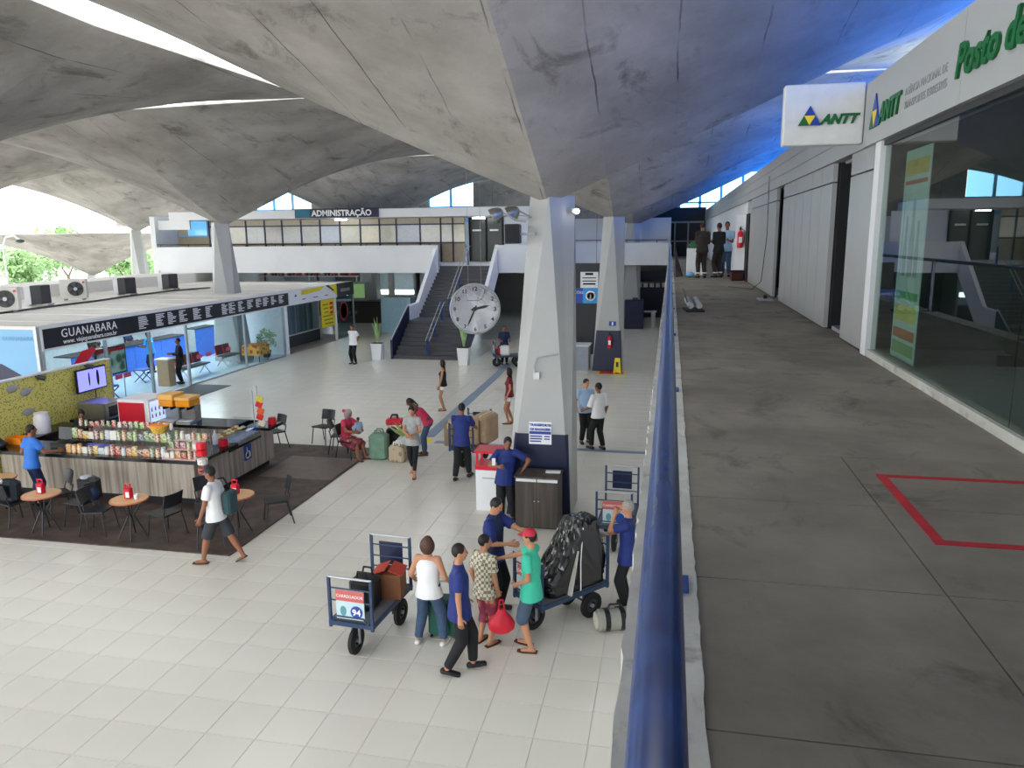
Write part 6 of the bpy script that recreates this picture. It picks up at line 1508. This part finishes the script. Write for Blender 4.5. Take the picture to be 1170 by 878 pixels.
# two men right of pillar
person('man in light blue shirt talking beside the pillar', (-2.08, 19.5, 0), PI+0.5, 1.74, skin='skin2', top=('lightblue_shirt', 0.65, 0.02), bottom=(BK, 'trousers'), hands=[(-0.1, 0.3, 1.08), (0.32, 0.2, 1.0)], hyaw=0.2, hpitch=0.15, curl=(0.9, 0.5))
person('man in white shirt and black trousers with his back to the camera beside the pillar', (-1.68, 18.95, 0), 0.75, 1.74, top=('white_cloth', 0.95, 0.02), bottom=(BK, 'trousers'), feet=[(-0.12, 0.12, 0.08), (0.1, -0.08, 0.08)], hands=[(-0.26, 0.28, 1.02), None], hyaw=0.3)
# attendant leaning on the cabinet
at_ = person('attendant in royal blue shirt leaning on the cabinet with a phone', (-2.98, 13.62, 0), PI+0.15, 1.7, top=('royal_shirt', 0.75, 0.1), bottom=(BK, 'trousers'), feet=[(-0.16, -0.03, 0.08), (0.08, 0.0, 0.08)], hands=[(-0.34, 0.14, 1.06), (0.1, 0.3, 1.2)], side=-0.1, hpitch=0.35, hyaw=0.15, ehint=[(-1, -0.2, 0.1), (1, -0.3, -0.6)], curl=(0.4, 1.2))
ph = thing('mobile_phone', 'white mobile phone in the hand of the attendant', 'phone', (-3.12, 13.29, 1.21), 0.2)
obj('case', MB().rbox(-0.035, 0.035, -0.005, 0.005, 0, 0.14, 0.004), M['white'], ph); obj('screen', MB().bx(-0.03, 0.03, 0.005, 0.006, 0.01, 0.13), M['tvframe'], ph)
# navy vest man
nv = person('man in navy vest over blue shirt gesturing across the cart', (-2.38, 10.05, 0), -PI/2-0.15, 1.76, skin='skin2', top=('royal_shirt', 0.9, 0.06), bottom=(BK, 'trousers'), feet=[(-0.1, 0.05, 0.08), (0.1, -0.05, 0.08)], hands=[(-0.1, 0.52, 1.18), (0.14, 0.3, 1.12)], hpitch=0.35, hyaw=-0.2, fat=1.12, curl=(0.3, 0.9))
c = MB(); P_, U_, X_, C_ = nv['P'], nv['U'], nv['X'], nv['C']
ecap(c, P_-Vector((0,0,0.1)), P_+U_*0.14, (0.205, 0.15), (0.175, 0.135), X_, flat0=True); ecap(c, P_+U_*0.12, P_+U_*0.35, (0.175, 0.135), (0.195, 0.145), X_); ecap(c, P_+U_*0.35, C_-U_*0.0, (0.195, 0.145), (0.125, 0.098), X_)
c.v = [tuple(Vector(v)*nv['s']) for v in c.v]; o = obj('vest', c, MATS['navy_vest'], nv['t']); PEND.append((o, 0.018, None))
# woman in white tank top
person('woman in white sleeveless top and jeans with brown bob, back to the camera', (-3.02, 8.98, 0), -0.05, 1.54, skin='skin2', hair=('bob', 'hairbrown'), top=('white_cloth', 0.0, 0.06), bottom=('jeans', 'trousers'), shoes='white_shoe', fem=True, fat=1.18, feet=[(-0.2, 0.0, 0.08), (0.2, 0.04, 0.08)], hands=[(-0.3, 0.16, 0.98), (0.32, 0.14, 0.96)], ehint=[(-0.25, -1, -0.3), (0.25, -1, -0.3)])
# young porter walking
person('young porter in blue polo and black trousers walking to the right, nearest the camera', (-2.45, 8.45, 0), -PI/2+0.3, 1.7, skin='skin2', top=('royal_shirt', 0.7, 0.1), bottom=(BK, 'trousers'), feet=[(-0.06, 0.16, 0.08), (0.1, -0.18, 0.1, -0.1, 0.25)], hands=[(-0.25, 0.1, 0.86), (0.25, 0.0, 0.86)], hyaw=-0.05, fat=1.08)
# child-like figure in plaid shirt
person('short person in plaid shirt behind the young porter, holding a red bag', (-2.3, 9.15, 0), -0.5, 1.55, skin='skin2', hair=('short', 'hair'), top=('plaid', 0.7, 0.08), bottom=('skirt_print', 'shorts', 1.45), shoes='sandal', fem=True, fat=1.1, hands=[None, (0.2, 0.12, 0.7)], hyaw=-0.6, curl=(0.5, 1.3))
rbag = thing('shopping_bag', 'bright red carrier bag held by the person in plaid', 'bag', (-2.06, 9.1, 0.22), 0.3)
obj('body', MB().lathe([(0.0,0.0),(0.1,0.0),(0.155,0.05),(0.165,0.13),(0.12,0.22),(0.06,0.29),(0.045,0.33)], 14).xf(Matrix.Diagonal((1.1, 0.6, 1.0, 1.0))), mat('bag_red', 'd42338', 0.45, var=0.1), rbag, smooth=True)
obj('handle', MB().tube([(-0.04,0,0.33),(-0.02,0,0.46),(0.02,0,0.46),(0.04,0,0.33)], 0.012, 6), MATS['bag_red'], rbag)
# man in green tee and red cap
person('man in turquoise tee, denim shorts and red cap pointing left', (-1.66, 9.12, 0), PI/2-0.15, 1.68, skin='skin2', hair=('short', 'hair'), top=('turquoise', 0.65, 0.1), bottom=('denim_short', 'shorts', 1.05), shoes='sandal', feet=[(-0.08, -0.02, 0.08), (0.1, 0.1, 0.08)], hands=[(-0.12, 0.16, 0.98), (0.12, 0.5, 1.2)], cap=('cap_red', 'front'), curl=(0.9, 0.5), ehint=[(-0.6, -1, -0.2), (0.5, -0.8, -0.6)], fat=1.05)
# grey-haired porter
person('grey-haired porter in blue shirt with hand at his mouth by the handrail', (-0.48, 10.5, 0), PI/2-0.1, 1.66, skin='skin2', hair=('short', 'hairgrey'), top=('royal_shirt', 0.7, 0.1), bottom=(BK, 'trousers'), hands=[(-0.02, 0.2, 1.5), (0.05, 0.38, 1.12)], ehint=[(-0.4, 0.3, -1), (0.6, -0.4, -0.6)], curl=(1.3, 1.3), fat=1.08)
# walking man with cap
cm = person('man in white tee, dark shorts and black cap walking left past the tables', (-7.35, 10.85, 0), PI/2+0.05, 1.7, skin='skin', hair=('short', 'hair'), top=('white_cloth', 0.65, 0.06), bottom=('charcoal_cloth', 'shorts', 1.0), shoes='sandal', feet=[(-0.08, 0.26, 0.08), (0.1, -0.38, 0.13, -0.1, 0.5)], hands=[(-0.23, 0.16, 0.88), (0.24, -0.06, 0.84)], cap=('cap_black', 'front'), lean=0.06, twist=0.1)
sb = thing('shoulder_bag', 'dark shoulder bag on the back of the walking man in white', 'bag', (-7.16, 10.98, 0.86), PI/2)
obj('pouch', MB().rbox(-0.14, 0.14, -0.08, 0.06, 0, 0.4, 0.03), MATS['teal_dark'], sb); obj('strap', MB().tube([(0.1,0.03,0.38),(0.06,0.12,0.6),(0.02,0.3,0.56),(-0.1,0.3,0.25),(-0.12,0.06,0.1)], 0.014, 6), M['black'], sb)
# man at the counter
person('man in bright blue shirt leaning at the snack counter', (-12.75, 12.72, DZ), -0.35, 1.7, top=('bright_blue_shirt', 0.65, 0.04), bottom=('navy_vest', 'trousers'), hands=[(-0.2, 0.18, 1.05), (0.26, 0.42, 1.12)], lean=0.1, hyaw=-0.2, curl=(0.4, 0.4), fat=1.05)
person('cafe worker with dark hair behind the front counter', (-13.35, 14.9, DZ), PI+0.5, 1.52, hair=('bun', 'hair'), top=(BK, 0.6, 0.02), bottom=(BK, 'trousers'), fem=True, hands=[(-0.12, 0.32, 1.05), (0.12, 0.32, 1.05)], hpitch=0.4)
# three people on the walkway
for (x, y, rz, lb, tp2, bt, hc, hh) in ((0.98, 25.0, 0.2, 'uniformed person on the walkway with back turned, reflective belt', 'uniform', 'uniform', 'hair', 1.72), (1.5, 25.3, 0.6, 'second uniformed person in the walkway group', 'black_cloth', 'uniform', 'hair', 1.7), (1.78, 25.9, PI-0.2, 'person in pale blue shirt facing the uniformed pair on the walkway', 'lightblue_shirt', 'jeans', 'hair', 1.74)):
    i_ = person(lb, (x, y, WZ), rz, hh, top=(tp2, 1.9 if tp2 != 'lightblue_shirt' else 0.7, 0.06), bottom=(bt, 'trousers'), hands=[(-0.1, 0.25, 1.15), (0.14, 0.25, 1.1)], fat=1.08)
    if tp2 != 'lightblue_shirt':
        for k in range(2):
            f = i_['ft'][k]; obj('reflective_band', MB().cyl(Vector((f.x, f.y, 0.14)), Vector((f.x, f.y, 0.18)), 0.075, 12), M['white2'], i_['t'])
# people in the ticket office
person('man in cyan shirt at the blue counter inside the office', (-20.9, 27.4, 0.012), PI/2, 1.7, top=('cyan_shirt', 0.7, 0.05), bottom=(BK, 'trousers'), hands=[(-0.2, 0.35, 1.12), (0.15, 0.35, 1.12)], lean=0.12)
person('person in black standing in the office doorway', (-18.2, 25.45, 0.012), 2.4, 1.74, top=(BK, 1.9, 0.05), bottom=(BK, 'trousers'), hands=[(-0.1, 0.3, 1.15), (0.12, 0.3, 1.15)])
person('person in dark grey shirt and khaki trousers at the office counter', (-20.9, 24.6, 0.012), PI/2-0.2, 1.68, top=('teal_dark', 0.9, 0.04), bottom=('khaki', 'trousers'), hands=[(-0.2, 0.35, 1.12), (0.15, 0.35, 1.12)], lean=0.15)
person('clerk in dark shirt behind the blue counter, nearer one', (-22.9, 26.5, 0.012), -PI/2, 1.66, top=(BK, 0.7, 0.02), bottom=(BK, 'trousers'), hands=[(-0.15, 0.35, 1.18), (0.15, 0.35, 1.18)])
person('clerk in navy shirt behind the blue counter, farther one', (-22.9, 28.6, 0.012), -PI/2, 1.66, top=('navy_vest', 0.7, 0.02), bottom=(BK, 'trousers'), hands=[(-0.15, 0.35, 1.18), (0.15, 0.35, 1.18)])
person('person in dark clothes behind the far cart by the stairs', (-6.9, 31.7, 0), PI+0.4, 1.66, top=('navy_vest', 0.8, 0.04), bottom=(BK, 'trousers'), hands=[(-0.2, 0.3, 1.1), (0.2, 0.3, 1.1)], hair=('short', 'hair'))

# ---- fuse each body and garment into one continuous surface
for o, vox, hm in PEND:
    r = o.modifiers.new('r', 'REMESH'); r.mode = 'VOXEL'; r.voxel_size = vox; r.use_smooth_shade = True
    sm = o.modifiers.new('s', 'SMOOTH'); sm.factor = 0.5; sm.iterations = 2
bpy.context.view_layer.update()
dg = bpy.context.evaluated_depsgraph_get()
new = []
for o, vox, hm in PEND:
    me = bpy.data.meshes.new_from_object(o.evaluated_get(dg)); new.append(me)
for (o, vox, hm), me in zip(PEND, new):
    mt = o.data.materials[0]; o.modifiers.clear()
    if hm is not None and hm.v:
        bm = bmesh.new(); bm.from_mesh(me); h2 = hm.mesh('h'); bm.from_mesh(h2); bm.to_mesh(me); bm.free(); bpy.data.meshes.remove(h2)
    me.polygons.foreach_set('use_smooth', [True]*len(me.polygons))
    me.materials.clear(); me.materials.append(mt); me.name = o.name; o.data = me
